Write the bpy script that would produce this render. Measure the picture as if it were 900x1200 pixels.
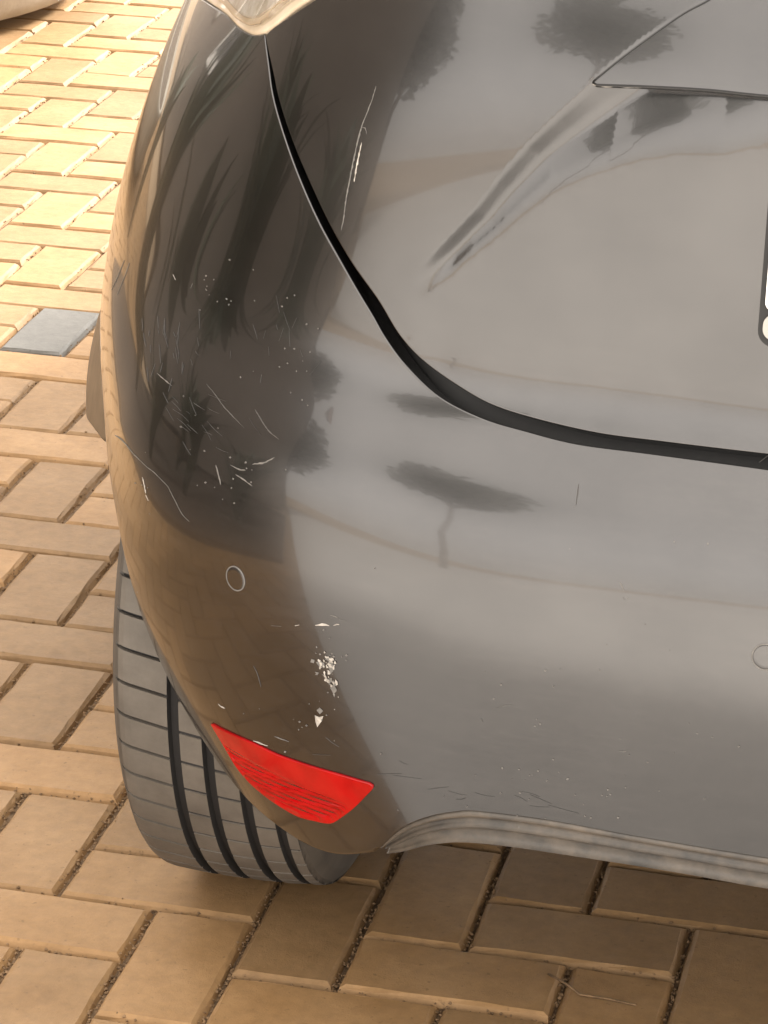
import bpy, bmesh, math, random
import numpy as np
from mathutils import Vector, Matrix
from mathutils.geometry import delaunay_2d_cdt
for o in list(bpy.data.objects): bpy.data.objects.remove(o)
scene = bpy.context.scene
COL = scene.collection
R = math.radians
rnd = random.Random(7)

# ------------------------------------------------------------------ camera
CAM = Vector((0.86365, -2.46743, 1.44751))
cd = bpy.data.cameras.new('camera'); cam = bpy.data.objects.new('camera', cd); COL.objects.link(cam)
cx, cy, cz = (Vector(v) for v in ((0.973742, 0.226517, 0.022742), (-0.105183, 0.359050, 0.927372), (0.201900, -0.905413, 0.373448)))
m = Matrix((cx, cy, cz)).transposed().to_4x4(); m.translation = CAM
cam.matrix_world = m
cd.sensor_fit = 'HORIZONTAL'; cd.sensor_width = 36.0; cd.lens = 144.0
cd.clip_start = 0.05; cd.clip_end = 2000
scene.camera = cam

# ------------------------------------------------------------------ light
SUN_AZ, SUN_EL = R(40), R(34)          # azimuth from +Y towards +X
world = bpy.data.worlds.new('World'); scene.world = world; world.use_nodes = True
wn, wl = world.node_tree.nodes, world.node_tree.links
bg = wn['Background']; bg.inputs['Strength'].default_value = SKY_STRENGTH = 0.13
sky = wn.new('ShaderNodeTexSky'); sky.sky_type = 'NISHITA'; sky.sun_disc = False
sky.sun_elevation = SUN_EL; sky.sun_rotation = SUN_AZ
sky.air_density = 1.0; sky.dust_density = 4.0; sky.ozone_density = 1.0; sky.altitude = 0
hs = wn.new('ShaderNodeHueSaturation'); hs.inputs['Saturation'].default_value = 0.15
cl = wn.new('ShaderNodeMixRGB'); cl.inputs['Fac'].default_value = .6                       # thin even cloud over the clear sky
cl.inputs['Color2'].default_value = (15.4, 14.3, 13.1, 1)
wl.new(sky.outputs[0], hs.inputs['Color']); wl.new(hs.outputs[0], cl.inputs['Color1']); wl.new(cl.outputs[0], bg.inputs['Color'])
sd = bpy.data.lights.new('sun', 'SUN'); sun = bpy.data.objects.new('sun', sd); COL.objects.link(sun)
sd.energy = 5.0; sd.angle = R(12); sd.color = (1.0, 0.96, 0.90)
sdir = Vector((math.sin(SUN_AZ)*math.cos(SUN_EL), math.cos(SUN_AZ)*math.cos(SUN_EL), math.sin(SUN_EL)))
sun.rotation_euler = sdir.to_track_quat('Z', 'Y').to_euler()
scene.view_settings.view_transform = 'Standard'; scene.view_settings.look = 'None'
scene.view_settings.gamma = 1.0; scene.view_settings.use_curve_mapping = False
scene.view_settings.exposure = EXPOSURE = 1.42

# ---- outlines and control net, baked
ROWS=[
(0.1,[(0.91,-0.28),(0.75,-0.28),(0.6,-0.28),(0.47,-0.27),(0.4,-0.245),(0.345,-0.205),(0.3,-0.16),(0.265,-0.105),(0.22,-0.0),(0.13,0.17),(0.0,0.42),(-0.05,0.75),(-0.06,1.3)]),
(0.2,[(0.91,-0.34),(0.75,-0.34),(0.6,-0.335),(0.475,-0.3262),(0.39,-0.3012),(0.314,-0.2562),(0.259,-0.2012),(0.219,-0.14),(0.167,-0.02),(0.065,0.17),(-0.08,0.42),(-0.145,0.75),(-0.16,1.3)]),
(0.29,[(0.91,-0.375),(0.75,-0.375),(0.6,-0.37),(0.475,-0.363),(0.37,-0.328),(0.265,-0.278),(0.205,-0.213),(0.165,-0.145),(0.118,-0.015),(0.016,0.18),(-0.129,0.43),(-0.209,0.75),(-0.229,1.3)]),
(0.38,[(0.91,-0.395),(0.75,-0.395),(0.6,-0.39),(0.47,-0.3825),(0.35,-0.3495),(0.224,-0.2895),(0.159,-0.2145),(0.114,-0.13),(0.081,0.0),(0.008,0.19),(-0.117,0.45),(-0.197,0.78),(-0.217,1.3)]),
(0.47,[(0.91,-0.405),(0.75,-0.405),(0.6,-0.4),(0.465,-0.3928),(0.335,-0.3598),(0.211,-0.2948),(0.141,-0.2148),(0.0897,-0.1169),(0.0621,0.004),(0.0038,0.1799),(-0.0804,0.4196),(-0.1445,0.7334),(-0.1678,1.3)]),
(0.55,[(0.91,-0.4),(0.75,-0.4),(0.6,-0.395),(0.46,-0.3842),(0.33,-0.3522),(0.211,-0.2892),(0.141,-0.2092),(0.082,-0.085),(0.039,0.02),(0.005,0.14),(-0.017,0.3),(-0.038,0.55),(-0.055,1.3)]),
(0.61,[(0.91,-0.378),(0.75,-0.378),(0.6,-0.373),(0.46,-0.3624),(0.33,-0.3344),(0.222,-0.2774),(0.152,-0.2024),(0.0901,-0.085),(0.0471,0.02),(0.0131,0.14),(-0.0089,0.3),(-0.0299,0.55),(-0.0469,1.3)]),
(0.65,[(0.91,-0.343),(0.75,-0.343),(0.6,-0.339),(0.465,-0.33),(0.34,-0.309),(0.24,-0.258),(0.17,-0.19),(0.0973,-0.085),(0.0543,0.02),(0.0203,0.14),(-0.0017,0.3),(-0.0227,0.55),(-0.0397,1.3)]),
(0.69,[(0.91,-0.334),(0.75,-0.334),(0.6,-0.33),(0.47,-0.321),(0.35,-0.298),(0.25,-0.247),(0.18,-0.18),(0.1064,-0.085),(0.0634,0.02),(0.0294,0.14),(0.0074,0.3),(-0.0136,0.55),(-0.0306,1.3)]),
(0.76,[(0.91,-0.336),(0.75,-0.336),(0.6,-0.332),(0.475,-0.322),(0.36,-0.295),(0.265,-0.243),(0.197,-0.175),(0.1275,-0.085),(0.0845,0.02),(0.0505,0.14),(0.0285,0.3),(0.0075,0.55),(-0.0095,1.3)]),
(0.84,[(0.91,-0.339),(0.75,-0.339),(0.6,-0.335),(0.48,-0.319),(0.37,-0.287),(0.28,-0.235),(0.215,-0.165),(0.1588,-0.085),(0.1158,0.02),(0.0818,0.14),(0.0598,0.3),(0.0388,0.55),(0.0218,1.3)]),
(0.92,[(0.91,-0.331),(0.75,-0.331),(0.6,-0.327),(0.485,-0.305),(0.38,-0.272),(0.295,-0.22),(0.235,-0.15),(0.1936,-0.049),(0.1506,0.056),(0.1166,0.176),(0.0946,0.336),(0.0736,0.586),(0.0566,1.336)]),
(1.0,[(0.91,-0.3),(0.75,-0.3),(0.6,-0.29),(0.49,-0.272),(0.39,-0.238),(0.31,-0.188),(0.255,-0.12),(0.2282,-0.013),(0.1852,0.092),(0.1512,0.212),(0.1292,0.372),(0.1082,0.622),(0.0912,1.372)]),
(1.09,[(0.91,-0.25),(0.75,-0.25),(0.6,-0.24),(0.495,-0.222),(0.4,-0.19),(0.33,-0.14),(0.28,-0.075),(0.2672,0.0275),(0.2242,0.1325),(0.1902,0.2525),(0.1682,0.4125),(0.1472,0.6625),(0.1302,1.4125)]),
(1.2,[(0.91,-0.17),(0.75,-0.17),(0.61,-0.16),(0.505,-0.142),(0.42,-0.11),(0.36,-0.065),(0.315,0.0),(0.3148,0.077),(0.2718,0.182),(0.2378,0.302),(0.2158,0.462),(0.1948,0.712),(0.1778,1.462)]),
]
SCRATCH_LIGHT=[([(2.616,10.854),(2.572,10.854),(2.528,10.854),(2.465,10.864)],1.8),([(2.465,10.864),(2.396,10.868),(2.309,10.875)],1.2),([(2.639,10.865),(2.626,10.897),(2.606,10.923)],1.6),([(4.209,10.532),(4.222,10.403),(4.244,10.271),(4.268,10.145),(4.279,9.949),(4.284,9.677),(4.284,9.452),(4.274,9.259),(4.276,9.128)],1.6),([(4.24,9.998),(4.244,9.892),(4.245,9.81),(4.243,9.622)],1.8),([(4.273,10.128),(4.234,10.137),(4.209,10.086)],1.0),([(6.531,4.825),(6.317,4.912),(6.16,4.946),(5.95,4.947),(5.791,4.955)],1.6),([(5.791,4.955),(5.667,4.953),(5.54,4.96),(5.395,4.936),(5.303,4.913)],0.8),([(5.303,4.913),(5.187,4.796),(5.095,4.699),(5.014,4.664)],0.6),([(5.733,4.797),(5.691,4.732),(5.652,4.656)],2.5),([(5.65,4.638),(5.6,4.598)],2.2),([(5.851,6.174),(5.697,6.167),(5.558,6.162)],1.0),([(3.975,4.073),(3.925,4.102),(3.877,4.113)],2.2),([(3.847,4.125),(3.823,4.144),(3.805,4.151)],1.8),([(3.866,4.22),(3.837,4.223),(3.814,4.215)],1.5),([(3.803,4.203),(3.762,4.21)],1.5),([(4.125,4.008),(4.092,4.031)],2.2),([(4.308,3.925),(4.229,3.953)],0.8),([(5.021,2.801),(4.998,2.786),(4.947,2.793)],1.8),([(4.754,2.553),(4.685,2.559),(4.609,2.569)],2.0),([(4.499,2.718),(4.44,2.72),(4.375,2.724)],1.6),([(4.672,5.509),(4.592,5.496),(4.534,5.516)],1.2),([(4.614,5.419),(4.528,5.388),(4.459,5.349)],1.2),([(4.487,5.619),(4.394,5.691),(4.323,5.798)],1.5),([(4.803,5.438),(4.766,5.339),(4.729,5.231)],1.6),([(2.152,5.114),(2.137,5.072),(2.127,5.03)],1.3),([(2.128,4.957),(2.119,4.932)],1.0),([(2.115,3.428),(2.086,3.426),(2.068,3.448)],1.0),([(2.821,3.661),(2.779,3.699),(2.728,3.721)],0.6),([(2.918,3.532),(2.908,3.5)],1.2),([(1.519,6.864),(1.481,6.988)],1.0),([(6.128,7.842),(6.066,7.796)],2.0),([(5.8,7.818),(5.796,7.903)],1.6),([(7.412,6.425),(7.261,6.845),(7.156,7.324)],1.6),([(7.135,6.583),(7.04,7.052),(6.995,7.41)],1.2)]
SCRATCH_DARK=[([(2.428,6.226),(2.424,6.097),(2.424,5.938)],1.1),([(5.148,6.467),(5.013,6.374),(4.883,6.253),(4.731,6.138),(4.623,6.055)],1.0),([(4.591,6.375),(4.491,6.225),(4.413,6.123),(4.323,6.056)],1.2),([(4.51,3.43),(4.489,3.355),(4.485,3.228)],0.9)]
CHIPS=[[(3.93,3.854),(3.909,3.821),(3.879,3.825),(3.865,3.771),(3.851,3.726),(3.898,3.673),(3.893,3.607),(3.869,3.549),(3.861,3.51),(3.903,3.458),(3.921,3.519),(3.95,3.523),(3.956,3.58),(3.957,3.631),(3.99,3.659),(3.99,3.719),(3.943,3.773)],[(4.087,3.129),(4.056,3.125),(4.02,3.15),(4.043,3.088),(4.09,3.006),(4.093,3.057)],[(4.064,3.191),(4.033,3.231),(4.012,3.206),(4.045,3.157)],[(4.033,3.717),(4.008,3.719),(4.018,3.681),(4.043,3.679)],[(4.021,3.595),(3.99,3.6),(4.006,3.567)],[(3.914,3.419),(3.895,3.428),(3.906,3.389)],[(5.386,8.429),(5.364,8.442),(5.353,8.428),(5.371,8.417)],[(5.632,8.033),(5.65,8.029),(5.652,8.044),(5.636,8.047)],[(5.596,7.573),(5.582,7.592),(5.569,7.584),(5.579,7.568)],[(5.616,8.112),(5.629,8.087),(5.649,8.09),(5.639,8.111)],[(5.513,8.092),(5.522,8.106),(5.509,8.119),(5.5,8.106)],[(5.52,7.862),(5.525,7.876),(5.515,7.884),(5.51,7.873)],[(5.581,7.985),(5.571,7.975),(5.581,7.962),(5.59,7.971)],[(5.56,7.918),(5.576,7.907),(5.583,7.92),(5.571,7.928)],[(5.594,7.929),(5.581,7.934),(5.578,7.923),(5.589,7.919)],[(5.045,8.422),(5.059,8.428),(5.054,8.442),(5.042,8.436)],[(5.38,7.855),(5.375,7.834),(5.39,7.822),(5.395,7.841)],[(5.262,7.932),(5.283,7.919),(5.293,7.939),(5.275,7.949)],[(4.943,8.059),(4.958,8.056),(4.959,8.072),(4.948,8.073)],[(5.232,7.852),(5.243,7.869),(5.23,7.886),(5.22,7.871)],[(5.21,7.923),(5.225,7.926),(5.223,7.944),(5.209,7.94)],[(4.676,8.114),(4.661,8.126),(4.653,8.11),(4.665,8.1)],[(4.626,8.229),(4.641,8.231),(4.641,8.25),(4.629,8.247)],[(4.57,8.311),(4.564,8.296),(4.574,8.285),(4.58,8.3)],[(4.651,6.941),(4.657,6.944),(4.657,6.956),(4.652,6.953)],[(4.742,6.956),(4.747,6.967),(4.741,6.976),(4.738,6.965)],[(4.844,6.812),(4.828,6.803),(4.83,6.778),(4.843,6.787)],[(4.442,7.556),(4.454,7.539),(4.463,7.558),(4.453,7.571)],[(4.365,6.822),(4.354,6.82),(4.352,6.799),(4.362,6.803)],[(4.37,7.184),(4.38,7.191),(4.38,7.21),(4.371,7.203)],[(4.537,7.182),(4.528,7.199),(4.519,7.184),(4.527,7.171)],[(4.357,7.395),(4.352,7.404),(4.348,7.396),(4.351,7.387)],[(4.322,7.562),(4.32,7.582),(4.312,7.584),(4.312,7.566)],[(4.297,7.232),(4.298,7.25),(4.291,7.256),(4.29,7.238)],[(4.294,7.964),(4.298,7.944),(4.308,7.947),(4.306,7.965)],[(4.401,7.991),(4.399,7.966),(4.412,7.958),(4.414,7.981)],[(4.534,7.496),(4.543,7.512),(4.537,7.531),(4.528,7.516)],[(4.198,6.685),(4.191,6.694),(4.186,6.68),(4.192,6.674)],[(4.24,6.74),(4.251,6.733),(4.256,6.754),(4.247,6.759)],[(4.461,7.28),(4.473,7.268),(4.481,7.29),(4.47,7.3)],[(4.869,5.925),(4.858,5.926),(4.857,5.912),(4.866,5.911)],[(5.348,6.107),(5.365,6.118),(5.358,6.139),(5.342,6.13)],[(5.135,5.941),(5.145,5.945),(5.142,5.959),(5.133,5.954)],[(4.789,5.165),(4.785,5.177),(4.778,5.176),(4.781,5.167)],[(4.93,5.545),(4.948,5.538),(4.951,5.56),(4.935,5.564)],[(5.108,5.481),(5.1,5.488),(5.096,5.479),(5.103,5.475)],[(5.292,5.692),(5.272,5.717),(5.256,5.703),(5.272,5.684)],[(4.951,5.115),(4.951,5.1),(4.962,5.095),(4.962,5.108)],[(5.62,4.727),(5.631,4.732),(5.617,4.746),(5.609,4.74)],[(4.698,5.082),(4.693,5.074),(4.7,5.065),(4.704,5.072)],[(4.216,5.676),(4.226,5.676),(4.226,5.692),(4.218,5.69)],[(4.585,5.087),(4.595,5.07),(4.604,5.075),(4.597,5.09)],[(4.534,5.553),(4.522,5.549),(4.524,5.531),(4.534,5.536)],[(4.634,5.367),(4.62,5.365),(4.623,5.345),(4.634,5.349)],[(4.637,5.229),(4.637,5.246),(4.627,5.255),(4.626,5.24)],[(4.697,5.596),(4.686,5.618),(4.674,5.61),(4.682,5.592)],[(4.482,5.401),(4.469,5.405),(4.468,5.386),(4.479,5.385)],[(4.485,5.556),(4.478,5.549),(4.481,5.538),(4.487,5.544)],[(4.864,5.19),(4.876,5.167),(4.89,5.173),(4.881,5.192)],[(4.554,5.599),(4.55,5.624),(4.537,5.625),(4.539,5.603)],[(3.915,3.77),(3.924,3.77),(3.921,3.784),(3.914,3.783)],[(3.955,3.795),(3.967,3.781),(3.972,3.791),(3.963,3.803)],[(4.021,3.571),(4.011,3.579),(4.009,3.569),(4.017,3.563)],[(3.899,3.812),(3.891,3.82),(3.889,3.812),(3.895,3.806)],[(3.911,4.063),(3.917,4.043),(3.927,4.042),(3.923,4.06)],[(3.884,3.992),(3.879,3.987),(3.883,3.977),(3.888,3.982)],[(3.986,3.863),(3.977,3.862),(3.98,3.848),(3.988,3.85)],[(3.782,3.816),(3.775,3.811),(3.78,3.799),(3.785,3.803)],[(3.941,3.426),(3.949,3.412),(3.956,3.414),(3.95,3.425)],[(3.856,3.815),(3.868,3.798),(3.875,3.808),(3.866,3.821)],[(3.857,3.787),(3.85,3.791),(3.85,3.783),(3.856,3.78)],[(3.785,3.853),(3.774,3.871),(3.766,3.865),(3.774,3.849)],[(4.239,2.993),(4.222,3.012),(4.216,3.001),(4.23,2.985)],[(4.225,2.943),(4.215,2.954),(4.212,2.948),(4.219,2.94)],[(4.095,3.061),(4.09,3.061),(4.092,3.053),(4.097,3.053)],[(4.047,3.115),(4.047,3.107),(4.053,3.101),(4.053,3.108)],[(4.001,3.169),(3.991,3.18),(3.987,3.172),(3.995,3.163)],[(4.024,3.293),(4.028,3.296),(4.024,3.303),(4.021,3.3)],[(4.248,2.917),(4.248,2.905),(4.258,2.893),(4.258,2.906)],[(4.112,3.224),(4.117,3.23),(4.109,3.243),(4.105,3.236)],[(6.192,3.384),(6.165,3.392),(6.185,3.378),(6.208,3.371)],[(5.728,5.088),(5.723,5.1),(5.71,5.104),(5.714,5.095)],[(5.859,4.664),(5.879,4.642),(5.902,4.637),(5.886,4.655)],[(8.3,3.041),(8.3,3.041),(8.3,3.065),(8.3,3.041)],[(8.3,2.229),(5.607,3.761),(5.597,3.762),(8.3,2.229)],[(8.303,2.806),(8.498,2.639),(8.359,2.774),(8.3,2.838)],[(5.567,4.476),(5.569,4.468),(5.58,4.462),(5.58,4.469)],[(5.739,4.71),(5.721,4.716),(5.722,4.706),(5.738,4.7)],[(4.744,2.83),(4.745,2.837),(4.735,2.848),(4.733,2.841)],[(3.635,2.937),(3.626,2.932),(3.633,2.915),(3.64,2.922)],[(4.273,2.996),(4.275,3.001),(4.269,3.009),(4.268,3.003)],[(6.606,1.626),(6.606,1.626),(6.606,1.626),(6.606,1.626)],[(4.552,2.975),(4.561,2.968),(4.562,2.975),(4.554,2.981)],[(4.474,2.441),(4.462,2.445),(4.467,2.431),(4.477,2.428)],[(4.435,2.593),(4.456,2.567),(4.465,2.574),(4.449,2.595)],[(4.422,2.263),(4.41,2.271),(4.412,2.26),(4.421,2.254)],[(4.189,2.978),(4.172,2.997),(4.165,2.986),(4.179,2.97)],[(4.036,3.095),(4.049,3.09),(4.047,3.108),(4.036,3.111)],[(4.958,2.185),(4.976,2.177),(4.969,2.19),(4.954,2.196)],[(4.97,2.394),(4.984,2.384),(4.984,2.391),(4.972,2.399)],[(2.106,3.545),(2.111,3.549),(2.109,3.559),(2.105,3.554)],[(1.494,3.637),(1.487,3.647),(1.482,3.635),(1.488,3.628)],[(2.691,3.083),(2.7,3.078),(2.702,3.089),(2.694,3.093)],[(2.161,2.984),(2.152,2.985),(2.152,2.97),(2.159,2.971)],[(3.982,2.907),(3.983,2.916),(3.977,2.924),(3.975,2.916)],[(2.18,3.896),(2.184,3.9),(2.181,3.907),(2.179,3.903)],[(1.697,3.71),(1.701,3.7),(1.706,3.707),(1.702,3.714)],[(2.646,2.79),(2.641,2.797),(2.637,2.792),(2.642,2.786)],[(1.65,3.082),(1.643,3.078),(1.645,3.066),(1.65,3.07)],[(1.812,3.483),(1.816,3.479),(1.818,3.486),(1.815,3.489)],[(1.629,3.69),(1.623,3.699),(1.619,3.692),(1.623,3.685)],[(2.078,3.185),(2.082,3.187),(2.081,3.194),(2.078,3.192)],[(2.057,3.395),(2.06,3.404),(2.056,3.411),(2.053,3.403)],[(1.893,3.086),(1.887,3.094),(1.884,3.087),(1.888,3.079)],[(2.406,3.078),(2.397,3.083),(2.395,3.07),(2.402,3.066)],[(2.453,4.147),(2.452,4.155),(2.448,4.154),(2.449,4.148)],[(2.225,4.188),(2.233,4.183),(2.235,4.195),(2.229,4.198)],[(2.198,4.462),(2.197,4.453),(2.201,4.448),(2.202,4.456)],[(2.783,3.902),(2.793,3.893),(2.797,3.906),(2.789,3.913)],[(2.57,3.583),(2.56,3.588),(2.558,3.574),(2.566,3.57)],[(2.842,3.743),(2.84,3.758),(2.832,3.761),(2.833,3.747)],[(1.743,3.796),(1.746,3.787),(1.751,3.79),(1.748,3.799)],[(2.803,3.08),(2.796,3.073),(2.8,3.058),(2.807,3.065)],[(2.586,3.619),(2.581,3.625),(2.578,3.62),(2.582,3.614)],[(2.592,3.561),(2.588,3.548),(2.594,3.538),(2.598,3.55)],[(2.539,4.102),(2.536,4.121),(2.527,4.121),(2.529,4.105)],[(3.09,2.692),(3.086,2.688),(3.089,2.681),(3.092,2.685)],[(2.457,3.127),(2.453,3.125),(2.454,3.117),(2.457,3.119)],[(2.984,2.934),(2.98,2.948),(2.974,2.947),(2.977,2.936)],[(3.051,2.579),(3.063,2.575),(3.062,2.592),(3.053,2.594)],[(2.312,2.84),(2.309,2.835),(2.312,2.827),(2.315,2.833)],[(2.621,3.048),(2.618,3.056),(2.614,3.055),(2.616,3.047)],[(2.202,2.965),(2.2,2.955),(2.205,2.95),(2.206,2.959)],[(2.172,2.945),(2.179,2.946),(2.178,2.959),(2.172,2.957)],[(3.21,2.647),(3.21,2.637),(3.216,2.632),(3.216,2.641)],[(2.072,3.062),(2.076,3.072),(2.071,3.081),(2.068,3.071)],[(2.63,3.037),(2.636,3.037),(2.635,3.045),(2.631,3.045)],[(2.69,2.839),(2.702,2.831),(2.704,2.846),(2.695,2.851)],[(2.716,2.597),(2.722,2.582),(2.729,2.587),(2.724,2.599)],[(2.746,2.974),(2.742,2.974),(2.743,2.967),(2.746,2.968)],[(2.827,2.789),(2.827,2.805),(2.818,2.813),(2.817,2.798)],[(2.176,3.03),(2.167,3.029),(2.168,3.014),(2.175,3.015)],[(2.575,3.114),(2.576,3.097),(2.584,3.092),(2.584,3.107)],[(2.365,2.922),(2.358,2.921),(2.359,2.909),(2.365,2.911)],[(2.532,3.01),(2.532,3.024),(2.525,3.029),(2.524,3.016)],[(4.06,2.109),(4.071,2.087),(4.084,2.084),(4.075,2.104)],[(2.415,3.064),(2.406,3.079),(2.399,3.07),(2.406,3.057)],[(2.483,3.237),(2.492,3.238),(2.491,3.252),(2.484,3.251)],[(3.594,2.35),(3.584,2.352),(3.587,2.337),(3.595,2.338)],[(2.666,2.978),(2.668,2.986),(2.663,2.992),(2.661,2.984)],[(1.999,4.71),(2.003,4.704),(2.006,4.711),(2.003,4.715)],[(2.493,3.962),(2.487,3.977),(2.479,3.972),(2.484,3.959)],[(3.558,4.827),(3.559,4.813),(3.566,4.807),(3.567,4.822)],[(1.719,5.684),(1.719,5.664),(1.726,5.662),(1.726,5.681)],[(2.887,4.004),(2.881,4.007),(2.88,3.999),(2.884,3.997)],[(1.872,4.481),(1.869,4.489),(1.865,4.483),(1.868,4.477)],[(2.107,4.949),(2.104,4.962),(2.098,4.957),(2.101,4.946)],[(2.435,5.4),(2.433,5.41),(2.429,5.408),(2.43,5.4)],[(1.89,5.66),(1.887,5.644),(1.892,5.636),(1.895,5.651)],[(2.437,5.923),(2.432,5.926),(2.43,5.914),(2.434,5.912)],[(3.317,3.792),(3.318,3.799),(3.314,3.803),(3.313,3.796)],[(1.957,3.348),(1.958,3.361),(1.952,3.367),(1.951,3.355)],[(2.547,2.611),(2.546,2.619),(2.542,2.62),(2.543,2.612)],[(2.299,2.705),(2.307,2.705),(2.307,2.718),(2.3,2.717)],[(2.273,2.69),(2.273,2.707),(2.265,2.712),(2.265,2.697)],[(2.104,2.755),(2.11,2.737),(2.118,2.74),(2.114,2.757)],[(2.721,2.458),(2.72,2.477),(2.711,2.482),(2.711,2.465)],[(2.7,2.527),(2.706,2.533),(2.703,2.543),(2.698,2.538)]]
GAP_B=[(5.73,10.645),(5.535,10.423),(5.349,10.174),(5.038,9.817),(4.762,9.481),(4.493,9.135),(4.22,8.773),(3.945,8.337),(3.796,8.042),(3.598,7.666),(3.33,7.24),(3.041,6.991),(2.778,6.881),(2.479,6.786),(2.128,6.778),(1.793,6.765),(1.472,6.746)]
GAP_T=[(5.683,10.657),(5.424,10.411),(5.236,10.187),(4.956,9.872),(4.649,9.513),(4.384,9.167),(4.135,8.836),(3.878,8.493),(3.673,8.11),(3.464,7.79),(3.246,7.528),(3.014,7.299),(2.749,7.169),(2.376,7.065),(2.028,7.053),(1.74,7.047),(1.483,7.043)]
VAL_T=[(3.836,1.829),(3.599,2.143),(3.368,2.359),(3.168,2.489),(2.984,2.562),(2.539,2.608),(1.987,2.582),(1.31,2.552)]
VAL_B=[(3.836,1.701),(3.661,1.795),(3.418,1.964),(3.139,2.1),(2.773,2.169),(2.232,2.19),(1.748,2.182),(1.3,2.15)]
REFL=[(5.294,2.478),(4.976,2.51),(4.741,2.524),(4.544,2.511),(4.354,2.52),(4.174,2.532),(4.0,2.548),(3.864,2.553),(3.752,2.546),(3.841,2.398),(3.972,2.219),(4.108,2.064),(4.264,1.918),(4.451,1.861),(4.627,1.827),(4.809,1.846),(4.992,1.891),(5.141,1.959),(5.235,2.077),(5.253,2.262)]
TRIM=[(2.004,11.629),(2.12,11.516),(2.302,11.291),(2.453,11.095),(2.607,10.878),(2.584,10.859),(2.269,10.896),(1.933,10.921),(1.625,10.918)]
SENSOR=[(4.573,4.275),(1.389,4.54)]
CURVE_A=[(0.6075,0.9776),(0.5846,0.9609),(0.5615,0.9433),(0.5443,0.927),(0.5268,0.9092),(0.5031,0.8835),(0.4818,0.8593),(0.4604,0.8301),(0.445,0.8068),(0.4289,0.787),(0.4126,0.7675),(0.3975,0.7492)]
CURVE_B=[(0.6579,0.9111),(0.6274,0.9096),(0.597,0.9043),(0.5605,0.8891),(0.53,0.871),(0.499,0.8486),(0.4676,0.8223),(0.442,0.7981),(0.4191,0.7763),(0.4059,0.7617),(0.396,0.7489)]

# ------------------------------------------------------------------ helpers
def tag(o, label=None, cat=None, group=None, kind=None):
    for k, v in (('label', label), ('category', cat), ('group', group), ('kind', kind)):
        if v: o[k] = v
    return o
def empty(name, loc=(0, 0, 0), parent=None):
    o = bpy.data.objects.new(name, None); COL.objects.link(o); o.location = loc; o.parent = parent
    o.empty_display_size = .1
    return o
def mobj(name, verts, faces, mat, parent=None, smooth=True, normals=None):
    me = bpy.data.meshes.new(name); me.from_pydata([tuple(v) for v in verts], [], [tuple(f) for f in faces]); me.update()
    if smooth: me.polygons.foreach_set('use_smooth', [True]*len(me.polygons))
    if normals is not None: me.normals_split_custom_set_from_vertices([tuple(n) for n in normals])
    if mat: me.materials.append(mat)
    o = bpy.data.objects.new(name, me); COL.objects.link(o); o.parent = parent
    return o
def bmobj(name, bm, mat, parent=None, smooth=False):
    me = bpy.data.meshes.new(name); bm.to_mesh(me); bm.free()
    if smooth: me.polygons.foreach_set('use_smooth', [True]*len(me.polygons))
    if mat: me.materials.append(mat)
    o = bpy.data.objects.new(name, me); COL.objects.link(o); o.parent = parent
    return o
def box(bm, c, s, bev=0):
    r = bmesh.ops.create_cube(bm, size=1.0)
    for v in r['verts']: v.co = Vector((c[0]+v.co.x*s[0], c[1]+v.co.y*s[1], c[2]+v.co.z*s[2]))
    if bev: bmesh.ops.bevel(bm, geom=[e for e in bm.edges if e.verts[0] in r['verts'] and e.verts[1] in r['verts']], offset=bev, segments=2, affect='EDGES')
def tube(name, pts, rad, mat, parent=None, n=8, closed=False):
    """pts list, rad float or list"""
    P = [Vector(p) for p in pts]; k = len(P); V = []; Fc = []
    for i, p in enumerate(P):
        a = P[(i-1) % k] if (i or closed) else P[i]; b = P[(i+1) % k] if (i < k-1 or closed) else P[i]
        d = (b-a).normalized(); up = Vector((0, 0, 1)) if abs(d.z) < .95 else Vector((1, 0, 0))
        e1 = d.cross(up).normalized(); e2 = d.cross(e1)
        r = rad if isinstance(rad, (int, float)) else rad[i]
        for j in range(n):
            t = 2*math.pi*j/n; V.append(p+e1*math.cos(t)*r+e2*math.sin(t)*r)
    for i in range(k if closed else k-1):
        for j in range(n):
            a, b = i*n+j, i*n+(j+1) % n; c, d = ((i+1) % k)*n+(j+1) % n, ((i+1) % k)*n+j
            Fc.append((a, b, c, d))
    if not closed: Fc += [tuple(range(n))[::-1], tuple(range((k-1)*n, k*n))]
    return mobj(name, V, Fc, mat, parent)
def lathe(name, prof, mat, parent=None, n=48, loc=(0, 0, 0)):
    V = []; Fc = []; k = len(prof)
    for i in range(n):
        a = 2*math.pi*i/n
        for r, z in prof: V.append((loc[0]+r*math.cos(a), loc[1]+r*math.sin(a), loc[2]+z))
    for i in range(n):
        for j in range(k-1):
            Fc.append((i*k+j, ((i+1) % n)*k+j, ((i+1) % n)*k+j+1, i*k+j+1))
    return mobj(name, V, Fc, mat, parent)

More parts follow.
